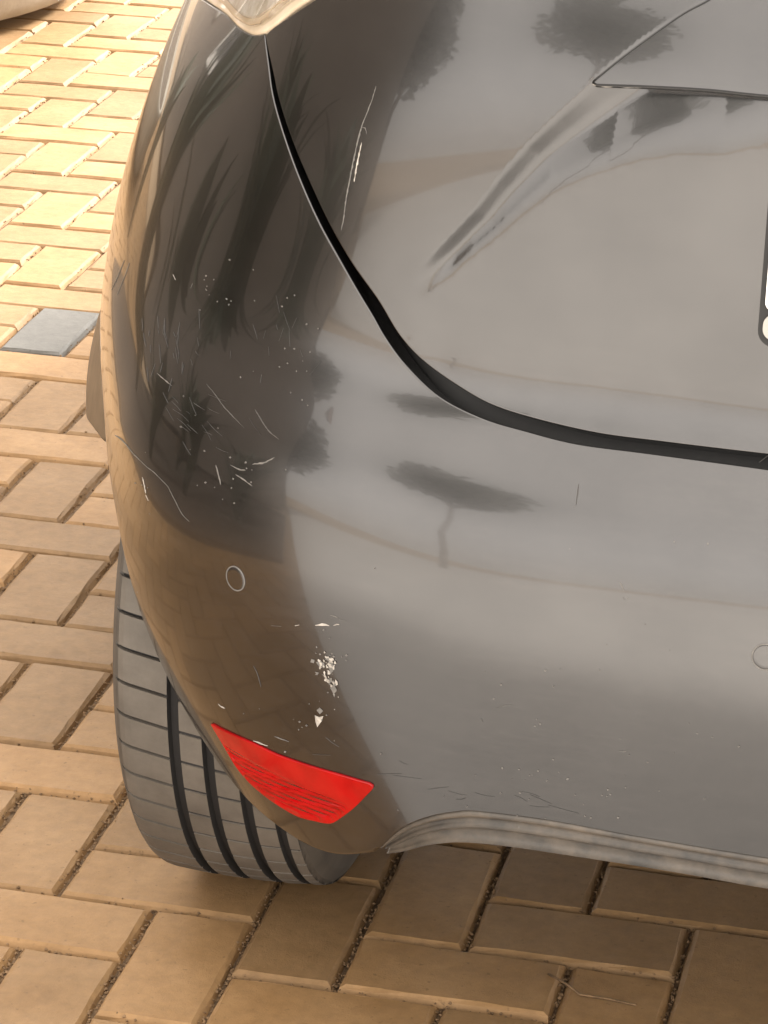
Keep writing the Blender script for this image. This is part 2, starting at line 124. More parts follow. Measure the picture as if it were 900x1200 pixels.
# ------------------------------------------------------------------ materials
class M:
    def __init__(s, name):
        s.m = bpy.data.materials.new(name); s.m.use_nodes = True
        s.n = s.m.node_tree.nodes; s.l = s.m.node_tree.links; s.b = s.n['Principled BSDF']
        s.out = s.n['Material Output']
    def set(s, **k):
        for a, v in k.items():
            i = s.b.inputs[a.replace('_', ' ')]
            i.default_value = (*v, 1) if isinstance(v, tuple) and len(v) == 3 else v
        return s
    def node(s, t, **k):
        x = s.n.new(t)
        for a, v in k.items():
            if hasattr(x, a): setattr(x, a, v)
        return x
    def coord(s, kind='Object'):
        return s.node('ShaderNodeTexCoord').outputs[kind]
    def noise(s, scale, detail=4, rough=.55, vec=None, stretch=None):
        x = s.node('ShaderNodeTexNoise'); x.inputs['Scale'].default_value = scale
        x.inputs['Detail'].default_value = detail; x.inputs['Roughness'].default_value = rough
        v = vec if vec is not None else s.coord()
        if stretch:
            mp = s.node('ShaderNodeMapping'); mp.inputs['Scale'].default_value = stretch
            s.l.new(v, mp.inputs['Vector']); v = mp.outputs[0]
        s.l.new(v, x.inputs['Vector']); return x.outputs['Fac']
    def ramp(s, fac, stops):
        x = s.node('ShaderNodeValToRGB'); e = x.color_ramp.elements
        while len(e) < len(stops): e.new(.5)
        for q, (p, c) in zip(e, stops):
            q.position = p; q.color = (*c, 1) if isinstance(c, tuple) else (c, c, c, 1)
        s.l.new(fac, x.inputs['Fac']); return x.outputs['Color']
    def mix(s, fac, a, b, mode='MIX'):
        x = s.node('ShaderNodeMixRGB'); x.blend_type = mode
        for sock, v in ((x.inputs['Fac'], fac), (x.inputs['Color1'], a), (x.inputs['Color2'], b)):
            if isinstance(v, (int, float)): sock.default_value = v if sock.name == 'Fac' else (v, v, v, 1)
            elif isinstance(v, tuple): sock.default_value = (*v, 1)
            else: s.l.new(v, sock)
        return x.outputs['Color']
    def math(s, op, a, b=0.0):
        x = s.node('ShaderNodeMath'); x.operation = op
        for sock, v in ((x.inputs[0], a), (x.inputs[1], b)):
            if isinstance(v, (int, float)): sock.default_value = v
            else: s.l.new(v, sock)
        return x.outputs[0]
    def bump(s, h, strength=.3, dist=.002):
        x = s.node('ShaderNodeBump'); x.inputs['Strength'].default_value = strength; x.inputs['Distance'].default_value = dist
        s.l.new(h, x.inputs['Height']); s.l.new(x.outputs[0], s.b.inputs['Normal']); return x
    def to(s, sock, v): s.l.new(v, s.b.inputs[sock])

def paint_material():
    p = M('car_paint')
    p.set(Metallic=1.0, Roughness=.25, Coat_Weight=.6, Coat_Roughness=.035, Coat_IOR=1.5)
    fl = p.noise(9, 3); film = p.noise(5, 6, .65, stretch=(1, 1, 3.5)); fine = p.noise(420, 2, .6, stretch=(.35, .35, 1.6))
    base = p.mix(p.ramp(fl, [(.35, (.135, .125, .120)), (.65, (.150, .139, .132))]), (.5, .5, .5), (.5, .5, .5)) if False else p.ramp(fl, [(.35, PAINT_A), (.65, PAINT_B)])
    # thin road film: tan dust, a little denser low on the car
    sep = p.node('ShaderNodeSeparateXYZ'); p.l.new(p.coord(), sep.inputs[0])
    low = p.node('ShaderNodeMapRange'); low.inputs[1].default_value = .75; low.inputs[2].default_value = .25; low.inputs[3].default_value = .35; low.inputs[4].default_value = 1.0
    p.l.new(sep.outputs['Z'], low.inputs[0])
    d = p.math('MULTIPLY', p.ramp(film, [(.3, .25), (.75, 1.0)]), low.outputs[0])
    d = p.math('MULTIPLY', d, p.ramp(fine, [(.3, .35), (.7, 1.0)]))
    speck = p.ramp(p.noise(1500, 2, .5), [(.66, 0.0), (.74, .5)])
    swirl = p.ramp(p.noise(70, 5, .75, stretch=(.25, .25, 3.0)), [(.35, .55), (.7, 1.25)])
    dm = p.math('ADD', p.math('MULTIPLY', p.math('MULTIPLY', d, swirl), DUST), p.math('MULTIPLY', speck, d))
    clampn = p.node('ShaderNodeClamp'); p.l.new(dm, clampn.inputs[0]); dm = clampn.outputs[0]
    p.to('Base Color', p.mix(dm, base, (.21, .193, .18)))
    p.to('Metallic', p.math('SUBTRACT', 1.0, dm))
    p.to('Coat Weight', p.math('SUBTRACT', .6, p.math('MULTIPLY', dm, .8)))
    p.to('Coat Roughness', p.math('ADD', .02, p.math('MULTIPLY', d, .13)))
    return p.m
PAINT_A, PAINT_B, DUST = (.068, .066, .065), (.078, .0755, .074), .20
MAT = {}
MAT['paint'] = paint_material()

p = M('dusty_black_plastic'); n1 = p.noise(26, 6, .7); n2 = p.noise(300, 3)
p.to('Base Color', p.mix(p.ramp(n1, [(.36, .05), (.70, .75)]), (.024, .022, .020), (.125, .098, .072)))
p.set(Roughness=.42, Specular_IOR_Level=.5); p.bump(n2, .15, .001); MAT['plastic'] = p.m

p = M('black_rubber_seal'); n1 = p.noise(60, 5, .7)
p.to('Base Color', p.ramp(n1, [(.5, (.004, .0035, .003)), (.70, (.010, .008, .007)), (.8, (.06, .048, .036))]))
p.set(Roughness=.6); MAT['seal'] = p.m

p = M('tyre_rubber'); n1 = p.noise(18, 6, .65); n2 = p.noise(500, 3)
p.to('Base Color', p.ramp(n1, [(.3, (.075, .064, .052)), (.7, (.128, .110, .090))]))
p.set(Roughness=.72); p.bump(n2, .25, .0008); MAT['tyre'] = p.m
p = M('tyre_groove'); p.set(Base_Color=(.018, .016, .015), Roughness=.85); MAT['groove'] = p.m
p = M('tyre_sidewall_shaded'); n1 = p.noise(25, 5); p.to('Base Color', p.ramp(n1, [(.3, (.05, .043, .036)), (.7, (.085, .072, .058))])); p.set(Roughness=.7); MAT['sidewall'] = p.m
p = M('alloy'); p.set(Base_Color=(.55, .54, .53), Metallic=1.0, Roughness=.3); MAT['alloy'] = p.m
p = M('matt_black'); p.set(Base_Color=(.015, .014, .013), Roughness=.8); MAT['black'] = p.m

p = M('red_reflector'); n1 = p.noise(30, 3, .5)
p.to('Base Color', p.ramp(n1, [(.30, (.24, .001, .0015)), (.5, (.31, .0012, .002)), (.8, (.36, .002, .003))]))
p.set(Roughness=.12, Specular_IOR_Level=.35); MAT['red'] = p.m
p = M('dark_red'); p.set(Base_Color=(.16, .004, .004), Roughness=.25); MAT['darkred'] = p.m

p = M('clear_lens'); p.set(Base_Color=(.96, .93, .88), Transmission_Weight=1.0, Roughness=.04, IOR=1.45); MAT['lens'] = p.m
p = M('lamp_bowl'); n1 = p.noise(45, 5, .6, stretch=(1, 1, .6))
p.to('Base Color', p.ramp(n1, [(.35, (.62, .55, .46)), (.6, (.86, .83, .78))])); p.set(Metallic=.55, Roughness=.22); p.bump(n1, .6, .006); MAT['bowl'] = p.m
p = M('yellowed_lens_rim'); n1 = p.noise(25, 4)
p.to('Base Color', p.ramp(n1, [(.3, (.50, .39, .27)), (.7, (.66, .55, .42))])); p.set(Roughness=.22, Coat_Weight=.6); MAT['rimlens'] = p.m

p = M('bare_primer'); n1 = p.noise(160, 4, .7)
p.to('Base Color', p.ramp(n1, [(.3, (.20, .178, .15)), (.62, (.42, .38, .335))])); p.set(Roughness=.7); MAT['primer'] = p.m
p = M('scuff_line'); n1 = p.noise(160, 4, .7)
p.to('Base Color', p.ramp(n1, [(.3, (.08, .074, .068)), (.7, (.155, .142, .126))])); p.set(Roughness=.6); MAT['scuff'] = p.m
p = M('hairline'); p.set(Base_Color=(.058, .054, .050), Roughness=.5); MAT['hair'] = p.m
p = M('dark_scratch'); p.set(Base_Color=(.05, .045, .04), Roughness=.5); MAT['dscratch'] = p.m
p = M('white_plate'); p.set(Base_Color=(.80, .79, .74), Roughness=.3, Coat_Weight=.4); MAT['plate'] = p.m
p = M('grey_strip'); p.set(Base_Color=(.30, .28, .25), Roughness=.4); MAT['gstrip'] = p.m
p = M('car_glass'); p.set(Base_Color=(.02, .02, .022), Roughness=.03, Coat_Weight=.5); MAT['glass'] = p.m

def brick_material(name, c0, c1, c2):
    p = M(name)
    tc = p.node('ShaderNodeTexCoord').outputs['Object']
    oi = p.node('ShaderNodeObjectInfo'); gi = p.node('ShaderNodeNewGeometry')
    off = p.node('ShaderNodeVectorMath'); off.operation = 'ADD'
    rv = p.node('ShaderNodeCombineXYZ'); mul = p.math('MULTIPLY', oi.outputs['Random'], 37.0)
    p.l.new(mul, rv.inputs[0]); p.l.new(mul, rv.inputs[1])
    p.l.new(tc, off.inputs[0]); p.l.new(rv.outputs[0], off.inputs[1]); v = off.outputs[0]
    big = p.noise(9, 5, .6, vec=v); mid = p.noise(60, 5, .65, vec=v); grit = p.noise(520, 4, .7, vec=v); spots = p.noise(140, 2, .5, vec=v)
    col = p.ramp(big, [(.28, c0), (.5, c1), (.72, c2)])
    col = p.mix(.35, col, p.ramp(mid, [(.3, (.33, .33, .33)), (.7, (.72, .72, .72))]), 'OVERLAY')
    tone = p.math('FRACT', p.math('ADD', oi.outputs['Random'], gi.outputs['Random Per Island']))
    col = p.mix(1.0, col, p.ramp(tone, [(0.0, (.80, .80, .80)), (.5, (1., 1., 1.)), (1.0, (1.14, 1.11, 1.06))]), 'MULTIPLY')
    col = p.mix(p.ramp(spots, [(.66, 0.0), (.76, .6)]), col, tuple(x*.55 for x in c0))
    p.to('Base Color', col); p.set(Roughness=.6, Specular_IOR_Level=.3)
    h = p.math('ADD', p.math('MULTIPLY', grit, .5), mid); p.bump(h, .6, .0014)
    return p.m
MAT['brick'] = brick_material('paver_brick', (.234, .135, .057), (.270, .161, .073), (.304, .188, .092))
MAT['brick_grey'] = brick_material('grey_paver_brick', (.105, .100, .090), (.12, .114, .103), (.132, .125, .113))
p = M('joint_sand'); n1 = p.noise(220, 5, .7); n2 = p.noise(25, 4)
p.to('Base Color', p.mix(n2, p.ramp(n1, [(.35, (.10, .060, .030)), (.65, (.24, .15, .078))]), (.14, .088, .048)))
p.set(Roughness=.95); p.bump(n1, .9, .004); MAT['sand'] = p.m
p = M('sand_crumb'); n1 = p.noise(90, 3)
p.to('Base Color', p.ramp(n1, [(.3, (.11, .066, .032)), (.7, (.25, .155, .08))])); p.set(Roughness=.95); MAT['crumb'] = p.m
p = M('far_ground'); n1 = p.noise(2, 6, .6)
p.to('Base Color', p.ramp(n1, [(.3, (.36, .25, .15)), (.7, (.44, .32, .20))])); p.set(Roughness=.9); MAT['ground'] = p.m
p = M('concrete'); n1 = p.noise(8, 7, .65); n2 = p.noise(120, 4)
p.to('Base Color', p.ramp(n1, [(.3, (.27, .24, .195)), (.7, (.40, .365, .30))])); p.set(Roughness=.8); p.bump(n2, .3, .002); MAT['concrete'] = p.m
p = M('soil'); n1 = p.noise(50, 5); p.to('Base Color', p.ramp(n1, [(.3, (.03, .02, .012)), (.7, (.08, .055, .035))])); p.set(Roughness=1.0); MAT['soil'] = p.m
p = M('leaf'); n1 = p.noise(3, 3); p.to('Base Color', p.ramp(n1, [(.3, (.022, .028, .014)), (.7, (.048, .058, .028))])); p.set(Roughness=.55); MAT['leaf'] = p.m
p = M('bark'); n1 = p.noise(20, 5, stretch=(1, 1, .2)); p.to('Base Color', p.ramp(n1, [(.3, (.05, .036, .025)), (.7, (.14, .10, .07))])); p.set(Roughness=.9); MAT['bark'] = p.m

# ------------------------------------------------------------------ paving: 90 degree herringbone
ground = mobj('ground', [(-900, -900, -.075), (900, -900, -.075), (900, 900, -.075), (-900, 900, -.075)], [(0, 1, 2, 3)], MAT['ground'], smooth=False)
tag(ground, kind='structure')
GX0, GX1, GY0, GY1 = -4.0, 5.0, -5.0, 6.0
pave = mobj('brick_pavement', [(GX0, GY0, -.0080), (GX1, GY0, -.0080), (GX1, GY1, -.0080), (GX0, GY1, -.0080)], [(0, 1, 2, 3)], MAT['sand'], smooth=False)
tag(pave, kind='structure')
U = .1
def brick_mesh(L, W, rg):
    """chamfered clay paver lying along x, slightly chipped outline"""
    h = .0016; ch = .0064; cz = .0080
    pts = []
    nl, ns = 6, 3
    for i in range(nl): pts.append((-L/2+L*i/nl, -W/2))
    for i in range(ns): pts.append((L/2, -W/2+W*i/ns))
    for i in range(nl): pts.append((L/2-L*i/nl, W/2))
    for i in range(ns): pts.append((-L/2, W/2-W*i/ns))
    k = len(pts); V = []
    def ring(ins, z, j):
        for x, y in pts:
            sx = (L/2-ins)/(L/2); sy = (W/2-ins)/(W/2)
            V.append((x*sx+rg.uniform(-j, j), y*sy+rg.uniform(-j, j), z+rg.uniform(-j, j)*.25))
    ring(h, -.05, 0); ring(h, -cz, .0009); ring(h+ch*.42, -cz*.36, .0009); ring(h+ch, 0, .0011)
    F = []
    for r_ in range(3):
        for i in range(k):
            a, b = r_*k+i, r_*k+(i+1) % k; F.append((a, b, b+k, a+k))
    F.append(tuple(range(3*k, 4*k)))
    return V, F
variants = {'H': [], 'V': []}
for i in range(6):
    V, F = brick_mesh(2*U, U, rnd)
    variants['H'].append((V, F)); variants['V'].append(([(-y, x, z) for x, y, z in V], F))
brick_me = {}
for k, vs in variants.items():
    for i, (V, F) in enumerate(vs):
        me = bpy.data.meshes.new('brick'); me.from_pydata(V, [], F); me.update()
        me.polygons.foreach_set('use_smooth', [False]*len(F)); me.materials.append(MAT['brick']); brick_me[k, i] = me
def project(P):
    d = Vector(P)-CAM; zc = -d.dot(cz)
    return (450+3600*d.dot(cx)/zc, 600-3600*d.dot(cy)/zc)
bricks = []
for u in range(-39, 50):
    for v in range(-49, 60):
        r4 = (u-v) % 4
        if r4 == 0: bricks.append(('H', u+1, v+.5, u, v))
        elif r4 == 3: bricks.append(('V', u+.5, v+1, u, v))
cand = []
for b in bricks:
    X, Y = b[1]*U, b[2]*U
    x, y = project((X, Y, 0))
    inview = (Y > -1.6) and -260 < x < 1100 and -120 < y < 1420
    hidden = (X > .30 and Y > .25)
    if inview and not hidden: cand.append((math.dist((X, Y), (CAM.x, CAM.y)), b))
cand.sort(key=lambda q: q[0])
single = [b for _, b in cand[:300]]; sset = set((b[3], b[4]) for b in single)
for b in single:
    me = brick_me[b[0], rnd.randrange(6)]
    if (b[3], b[4]) == (-6, 15):
        me = me.copy(); me.materials.clear(); me.materials.append(MAT['brick_grey'])
    o = bpy.data.objects.new('brick', me); COL.objects.link(o); o.parent = pave
    o.location = (b[1]*U+rnd.uniform(-.0008, .0008), b[2]*U+rnd.uniform(-.0008, .0008), rnd.uniform(-.0018, .0012))
    o.rotation_euler = (R(rnd.uniform(-.35, .35)), R(rnd.uniform(-.35, .35)), R(rnd.uniform(-.35, .35)) + (math.pi if rnd.random() < .5 else 0))
V, F = [], []
for b in bricks:
    if (b[3], b[4]) in sset: continue
    vv, ff = variants[b[0]][rnd.randrange(6)]; n0 = len(V); dz = rnd.uniform(-.0018, .0012)
    V += [(x+b[1]*U, y+b[2]*U, z+dz) for x, y, z in vv]; F += [tuple(i+n0 for i in f) for f in ff]
tag(mobj('outer_bricks', V, F, MAT['brick'], pave, smooth=False), kind='stuff')
# loose sand crumbs in the joints nearest the camera
V, F = [], []
def crumb(x, y, z, r):
    n0 = len(V); a = rnd.uniform(0, 6.28)
    for k in range(4):
        t = a+k*1.571; rr = r*rnd.uniform(.7, 1.2); V.append((x+rr*math.cos(t), y+rr*math.sin(t), z+rnd.uniform(-.2, .2)*r))
    V.append((x, y, z+r*rnd.uniform(.5, .9))); V.append((x, y, z-r))
    for k in range(4):
        F.append((n0+k, n0+(k+1) % 4, n0+4)); F.append((n0+(k+1) % 4, n0+k, n0+5))
for b in single:
    X0, Y0 = b[3]*U, b[4]*U; hor = b[0] == 'H'
    Lx, Ly = (2*U, U) if hor else (U, 2*U)
    near = max(0.0, 1-(Y0+.4)/1.3)
    for edge in range(2):
        along = Lx if edge == 0 else Ly
        cnt = int(along*(140+520*near)*(1.0 if edge else .55))
        for _ in range(cnt):
            q = rnd.random()*along; w = rnd.gauss(0, .0030)
            x, y = (X0+q, Y0+w) if edge == 0 else (X0+w, Y0+q)
            crumb(x, y, -.0085+abs(w)*.55+rnd.uniform(0, .004), rnd.uniform(.0008, .0024))
tag(mobj('joint_crumbs', V, F, MAT['crumb'], pave, smooth=False), kind='stuff')
# dry grass stem caught in a joint
tube('dry_stem', [(.485, -.028, .002), (.505, -.046, .005), (.520, -.058, .003), (.545, -.060, .004), (.572, -.062, .0025)], .0011, MAT['crumb'], pave, n=5)

# ------------------------------------------------------------------ car body surface: a cubic B-spline net (rows by height, columns round the plan)
XC = .91
NR = len(ROWS); HC = len(ROWS[0][1])-1; NCOL = 2*HC+1
NET = np.zeros((NR, NCOL, 3))
for r_, (z_, pts) in enumerate(ROWS):
    for c_, (x_, y_) in enumerate(pts):
        NET[r_, HC+c_] = (x_, y_, z_); NET[r_, HC-c_] = (2*XC-x_, y_, z_)
EN = np.concatenate([2*NET[:1]-NET[1:2], NET, 2*NET[-1:]-NET[-2:-1]], 0)
EN = np.concatenate([2*EN[:, :1]-EN[:, 1:2], EN, 2*EN[:, -1:]-EN[:, -2:-1]], 1)
def bas(u): return np.stack([(1-u)**3/6, (3*u**3-6*u**2+4)/6, (-3*u**3+3*u**2+3*u+1)/6, u**3/6], -1)
def S0(s, t):
    s = np.atleast_1d(np.asarray(s, float))+HC; t = np.atleast_1d(np.asarray(t, float))
    i = np.clip(np.floor(s).astype(int), 0, NCOL-2); j = np.clip(np.floor(t).astype(int), 0, NR-2)
    bu, bv = bas(s-i), bas(t-j); P = np.zeros(s.shape+(3,))
    for a in range(4):
        for b in range(4): P += EN[j+b, i+a]*(bu[..., a]*bv[..., b])[..., None]
    return P
def N0(s, t, f=S0, e=2e-3):
    s = np.atleast_1d(np.asarray(s, float)); t = np.atleast_1d(np.asarray(t, float))
    ds = f(s+e, t)-f(s-e, t); dt = f(s, t+e)-f(s, t-e)
    n = np.cross(dt, ds); return n/np.linalg.norm(n, axis=-1, keepdims=True)
def seg_dist(P2, L):
    """distance of points to a polyline and the nearest point on it"""
    best = np.full(len(P2), 1e9); bp = np.zeros_like(P2)
    for a, b in zip(L[:-1], L[1:]):
        a = np.array(a); b = np.array(b); d = b-a
        q = np.clip(((P2-a)@d)/(d@d), 0, 1)[:, None]; c = a+q*d
        r = np.linalg.norm(P2-c, axis=1); k = r < best; best[k] = r[k]; bp[k] = c[k]
    return best, bp
def inside(P2, poly):
    x, y = P2[:, 0], P2[:, 1]; r = np.zeros(len(P2), bool); n = len(poly)
    for i in range(n):
        x1, y1 = poly[i]; x2, y2 = poly[(i+1) % n]
        if y1 == y2: continue
        k = ((y1 > y) != (y2 > y)) & (x < (x2-x1)*(y-y1)/(y2-y1)+x1); r ^= k
    return r
def sst(x): x = np.clip(x, 0, 1); return x*x*(3-2*x)
CA = CURVE_A[::-1]+[(.65, .998), (.74, 1.008), (.91, 1.012)]           # crease of the number plate recess, tip first
CB = CURVE_B[::-1]+[(.74, .912), (.91, .912)]
RECESS_POLY = CA+[(1.2, 1.012), (1.2, .3), (CA[0][0], .3)]
WG = np.linspace(0, 1.65, 166)
SL = np.interp(WG, [0, .10, .20, .44, .62, .80, 1.15, 1.45, 1.65], [0, .60, .95, .85, .22, -.24, -.36, -.20, -.03])
HG = np.r_[0, np.cumsum((SL[1:]+SL[:-1])/2*np.diff(WG))]
def gate_disp(P):
    """pressed scoop round the number plate: a crease, a hollow under it and a rolled lip that runs out into the flat panel"""
    Q = np.stack([XC-np.abs(P[:, 0]-XC), P[:, 2]], 1)
    dA, pA = seg_dist(Q, CA); sA = np.where(inside(Q, RECESS_POLY), dA, -dA)
    W = np.interp(Q[:, 0], [.40, .442, .467, .50, .53, .56, .597, .627, .70], [.013, .015, .018, .023, .030, .038, .050, .062, .07])
    c = np.minimum(W, .034)*sst((Q[:, 0]-.396)/.035)
    w = sA/W
    h = np.interp(np.clip(w, 0, 1.65), WG, HG)*c
    run = 1-sst((sA-1.65*W)/.20)
    return np.where(w > 0, np.where(w > 1.65, HG[-1]*c*run, h), 0)
def S_gate(s, t):
    P = S0(s, t); n = N0(s, t); return P-n*gate_disp(P.reshape(-1, 3)).reshape(P.shape[:-1])[..., None]
def dent(P, c, r, d): return d*np.exp(-(((P-np.array(c))/np.array(r))**2).sum(-1))
DENTS = [((.165, -.225, .60), (.03, .05, .035), .0012), ((.20, -.262, .575), (.03, .03, .022), .0011), ((.13, -.17, .545), (.03, .05, .014), -.0008), ((.12, -.15, .60), (.03, .05, .03), .0008)]
def S_bump(s, t):
    P = S0(s, t); n = N0(s, t); h = np.zeros(P.shape[:-1])
    for c, r, d in DENTS: h = h+dent(P, c, r, d)
    return P-n*h[..., None]
def cr(pts, step=.035):
    """Catmull-Rom through open (s,t) points"""
    P = [np.array(p, float) for p in pts]; P = [2*P[0]-P[1]]+P+[2*P[-1]-P[-2]]; out = []
    for i in range(1, len(P)-2):
        a, b, c, d = P[i-1:i+3]; n = max(1, int(np.linalg.norm(c-b)/step))
        for k in range(n):
            u = k/n; out.append(.5*((2*b)+(-a+c)*u+(2*a-5*b+4*c-d)*u*u+(-a+3*b-3*c+d)*u**3))
    out.append(P[-2]); return [tuple(p) for p in out]
KS, KT = .12, .075
def panel(name, poly, mat, parent, f=S0, gs=.075, gt=.11, off=0.0, r=.0012, depth=.014, extra=(), rfun=None, fine=None):
    """a sheet of the body surface inside the closed (s,t) outline, its edge rolled over and turned in"""
    poly = [tuple(p) for p in poly]
    cl = [poly[0]]
    for p in poly[1:]:
        if math.hypot((p[0]-cl[-1][0])*KS, (p[1]-cl[-1][1])*KT) > 5e-4: cl.append(p)
    if math.hypot((cl[0][0]-cl[-1][0])*KS, (cl[0][1]-cl[-1][1])*KT) < 5e-4: cl.pop()
    poly = cl
    A = np.array(poly); s0, t0 = A.min(0); s1, t1 = A.max(0)
    gs_, gt_ = np.meshgrid(np.arange(s0, s1, gs), np.arange(t0, t1, gt)); gs_[1::2] += gs/2
    G = np.stack([gs_.ravel(), gt_.ravel()], 1)
    met = np.array([KS, KT])
    if fine:
        fs, ft = np.meshgrid(np.arange(max(s0, .6), s1, .021), np.arange(t0, t1, .034)); fs[1::2] += .0105
        Fg = np.stack([fs.ravel(), ft.ravel()], 1); Fg = Fg[(Fg[:, 1] > 8.4) & (Fg[:, 1] < 12.2) & (Fg[:, 0] < 4.2)]; Fg = Fg[fine(Fg)]
        k = (G[:, 0] > .6) & (G[:, 0] < 4.2) & (G[:, 1] > 8.4) & (G[:, 1] < 12.2); kk = np.zeros(len(G), bool); kk[k] = fine(G[k]); G = np.concatenate([G[~kk], Fg])
    G = G[inside(G, poly)]
    d, _ = seg_dist(G*met, np.array(poly+[poly[0]])*met); G = G[d > .0028]
    ex = []
    for L in extra:
        d, _ = seg_dist(G*met, np.array(L)*met); G = G[d > .0028]
    pts = [Vector((p[0]*KS, p[1]*KT)) for p in poly]+[Vector((g[0]*KS, g[1]*KT)) for g in G]
    edges = []
    for L in extra:
        i0 = len(pts); pts += [Vector((p[0]*KS, p[1]*KT)) for p in L]; edges += [(i0+i, i0+i+1) for i in range(len(L)-1)]
    nb = len(poly)
    v, e, fa, ov, oe, of = delaunay_2d_cdt(pts, edges, [list(range(nb))], 1, 1e-7)
    st_ = np.array([(q.x/KS, q.y/KT) for q in v])
    P = f(st_[:, 0], st_[:, 1]); N = N0(st_[:, 0], st_[:, 1], f); P = P+N*off
    Vx = [tuple(p) for p in P]; Nx = [tuple(n) for n in N]
    Fx = []
    for t in fa:
        a, b, c = (np.array(Vx[i]) for i in t[:3]); nn = np.cross(b-a, c-a)
        Fx.append(tuple(t) if nn@N[t[0]] > 0 else tuple(t[::-1]))
    # rolled edge
    idx = {}
    for i, o in enumerate(ov):
        for q in o:
            if q < nb: idx[q] = i
    ring = [idx[i] for i in range(nb)]
    bp = P[ring]; bn = N[ring]; tan = np.roll(bp, -1, 0)-np.roll(bp, 1, 0); tan /= np.linalg.norm(tan, axis=1, keepdims=True)+1e-12
    area = sum(poly[i][0]*poly[(i+1) % nb][1]-poly[(i+1) % nb][0]*poly[i][1] for i in range(nb))
    out = np.cross(tan, bn)
    # make sure "out" points away from the panel
    mid = np.array(poly); q = np.array([f(*mid[i])[0] for i in range(0, nb, max(1, nb//40))])
    e1 = 1e-3; test = np.sign(area)
    k0 = nb//3; dpar = np.array(poly[(k0+1) % nb])-np.array(poly[k0-1]); no = np.array([dpar[1], -dpar[0]])*test; no = no/np.linalg.norm(no)*.02
    probe = f(*(np.array(poly[k0])+no))[0]-f(*poly[k0])[0]
    if probe@out[k0] < 0: out = -out
    rr = np.full(nb, r) if rfun is None else np.array([rfun(*p) for p in poly])
    prev = ring
    loops = [(a, 0) for a in (R(30), R(60), R(90))]+[(R(90), depth)]
    for a, dp in loops:
        n0 = len(Vx)
        pp = bp+out*(rr*math.sin(a))[:, None]-bn*((rr*(1-math.cos(a)))+dp)[:, None]
        nn = out*math.sin(a)+bn*math.cos(a)
        Vx += [tuple(x) for x in pp]; Nx += [tuple(x) for x in nn]
        cur = list(range(n0, n0+nb))
        for i in range(nb):
            j = (i+1) % nb; quad = (prev[i], prev[j], cur[j], cur[i])
            a_, b_, c_ = (np.array(Vx[k]) for k in quad[:3]); nf = np.cross(b_-a_, c_-a_)
            Fx.append(quad if nf@nn[i] > 0 else quad[::-1])
        prev = cur
    return mobj(name, Vx, Fx, mat, parent, normals=Nx)
mir = lambda L: [(-s, t) for s, t in L][::-1]

car = empty('car', (.91, 1.3, 0))
tag(car, 'dark grey hatchback with scuffed rear bumper corner parked on the brick paving', 'car')
# children are written in world coordinates, so undo the root's offset
inv = Matrix.Translation((-.91, -1.3, 0))
def part(o, parent=None):
    o.parent = parent or car
    if parent is None: o.matrix_parent_inverse = inv
    return o

# outlines in (s,t)
seam = [(7.26, 4.38), (7.6, 4.55), (8.0, 4.62), (8.5, 4.5), (8.88, 4.25), (9.1, 3.92), (9.25, 3.68), (9.45, 3.65), (9.70, 3.66)]
flank = [(9.75, 3.70), (9.76, 4.5), (9.77, 6), (9.78, 8), (9.78, 10.14)]
arch = [(7.26, 4.38), (6.95, 4.25), (6.68, 4.06), (6.54, 3.84), (6.47, 3.58), (6.40, 3.25), (6.37, 2.94), (6.38, 2.6), (6.35, 2.3), (6.23, 2.06), (6.0, 1.8), (5.60, 1.58), (5.06, 1.49), (4.73, 1.47), (4.41, 1.52), (4.09, 1.67), (3.836, 1.829)]
light_low = [(5.728, 10.648), (5.95, 10.585), (6.29, 10.56), (6.77, 10.555), (7.3, 10.49), (7.79, 10.41), (8.2, 10.30), (8.44, 10.22), (8.9, 10.18), (9.4, 10.17), (9.76, 10.17)]
refl_hole = REFL
left = cr(GAP_B[::-1])[:-1]+cr(light_low)[:-1]+cr(flank[::-1])+cr(seam[::-1])[:-1]+cr(arch)[:-1]+cr(VAL_T)
poly = left+mir(left)
def r_edge(s, t):
    if t < 4.7 and 3.95 < abs(s) < 9.2: return .0075 if t > 1.95 or abs(s) > 5.2 else .006
    return .0014
bumper = part(panel('bumper', poly, MAT['paint'], None, f=S_bump, rfun=r_edge, depth=.018))

# tailgate
light_in = [(5.60, 10.74), (5.37, 10.91), (5.05, 11.15), (4.80, 11.38), (4.62, 11.8), (4.58, 12.5), (4.75, 13.3), (4.9, 13.95)]
gl = cr(GAP_T[::-1])[:-1]+cr([(5.682, 10.659)]+light_in)
def st_of_xz(L):
    """(s,t) of curve points given as (x,z) on the rear face"""
    out = []
    for x, z in L:
        ss, tt = np.meshgrid(np.linspace(0, 6, 121), np.linspace(6, 13.9, 160)); P = S0(ss.ravel(), tt.ravel())
        k = np.argmin((P[:, 0]-x)**2+(P[:, 2]-z)**2); s_, t_ = ss.ravel()[k], tt.ravel()[k]
        for _ in range(8):
            p = S0(s_, t_)[0]; ps = (S0(s_+1e-3, t_)[0]-p)/1e-3; pt = (S0(s_, t_+1e-3)[0]-p)/1e-3
            J = np.array([[ps[0], pt[0]], [ps[2], pt[2]]]); d = np.linalg.solve(J, np.array([x-p[0], z-p[2]])); s_ += d[0]; t_ += d[1]
        out.append((float(s_), float(t_)))
    return out
cA, cB = cr(st_of_xz(CA[:-1])), cr(st_of_xz(CB[:-1]))
def fine_zone(G):
    """where the tailgate sheet needs a close mesh: along the crease and the gutter, on the side in view"""
    met = np.array([KS, KT]); d = np.minimum(seg_dist(G*met, np.array(cA)*met)[0], seg_dist(G*met, np.array(cB)*met)[0])
    return d < .020
gate_poly = gl+mir(gl)
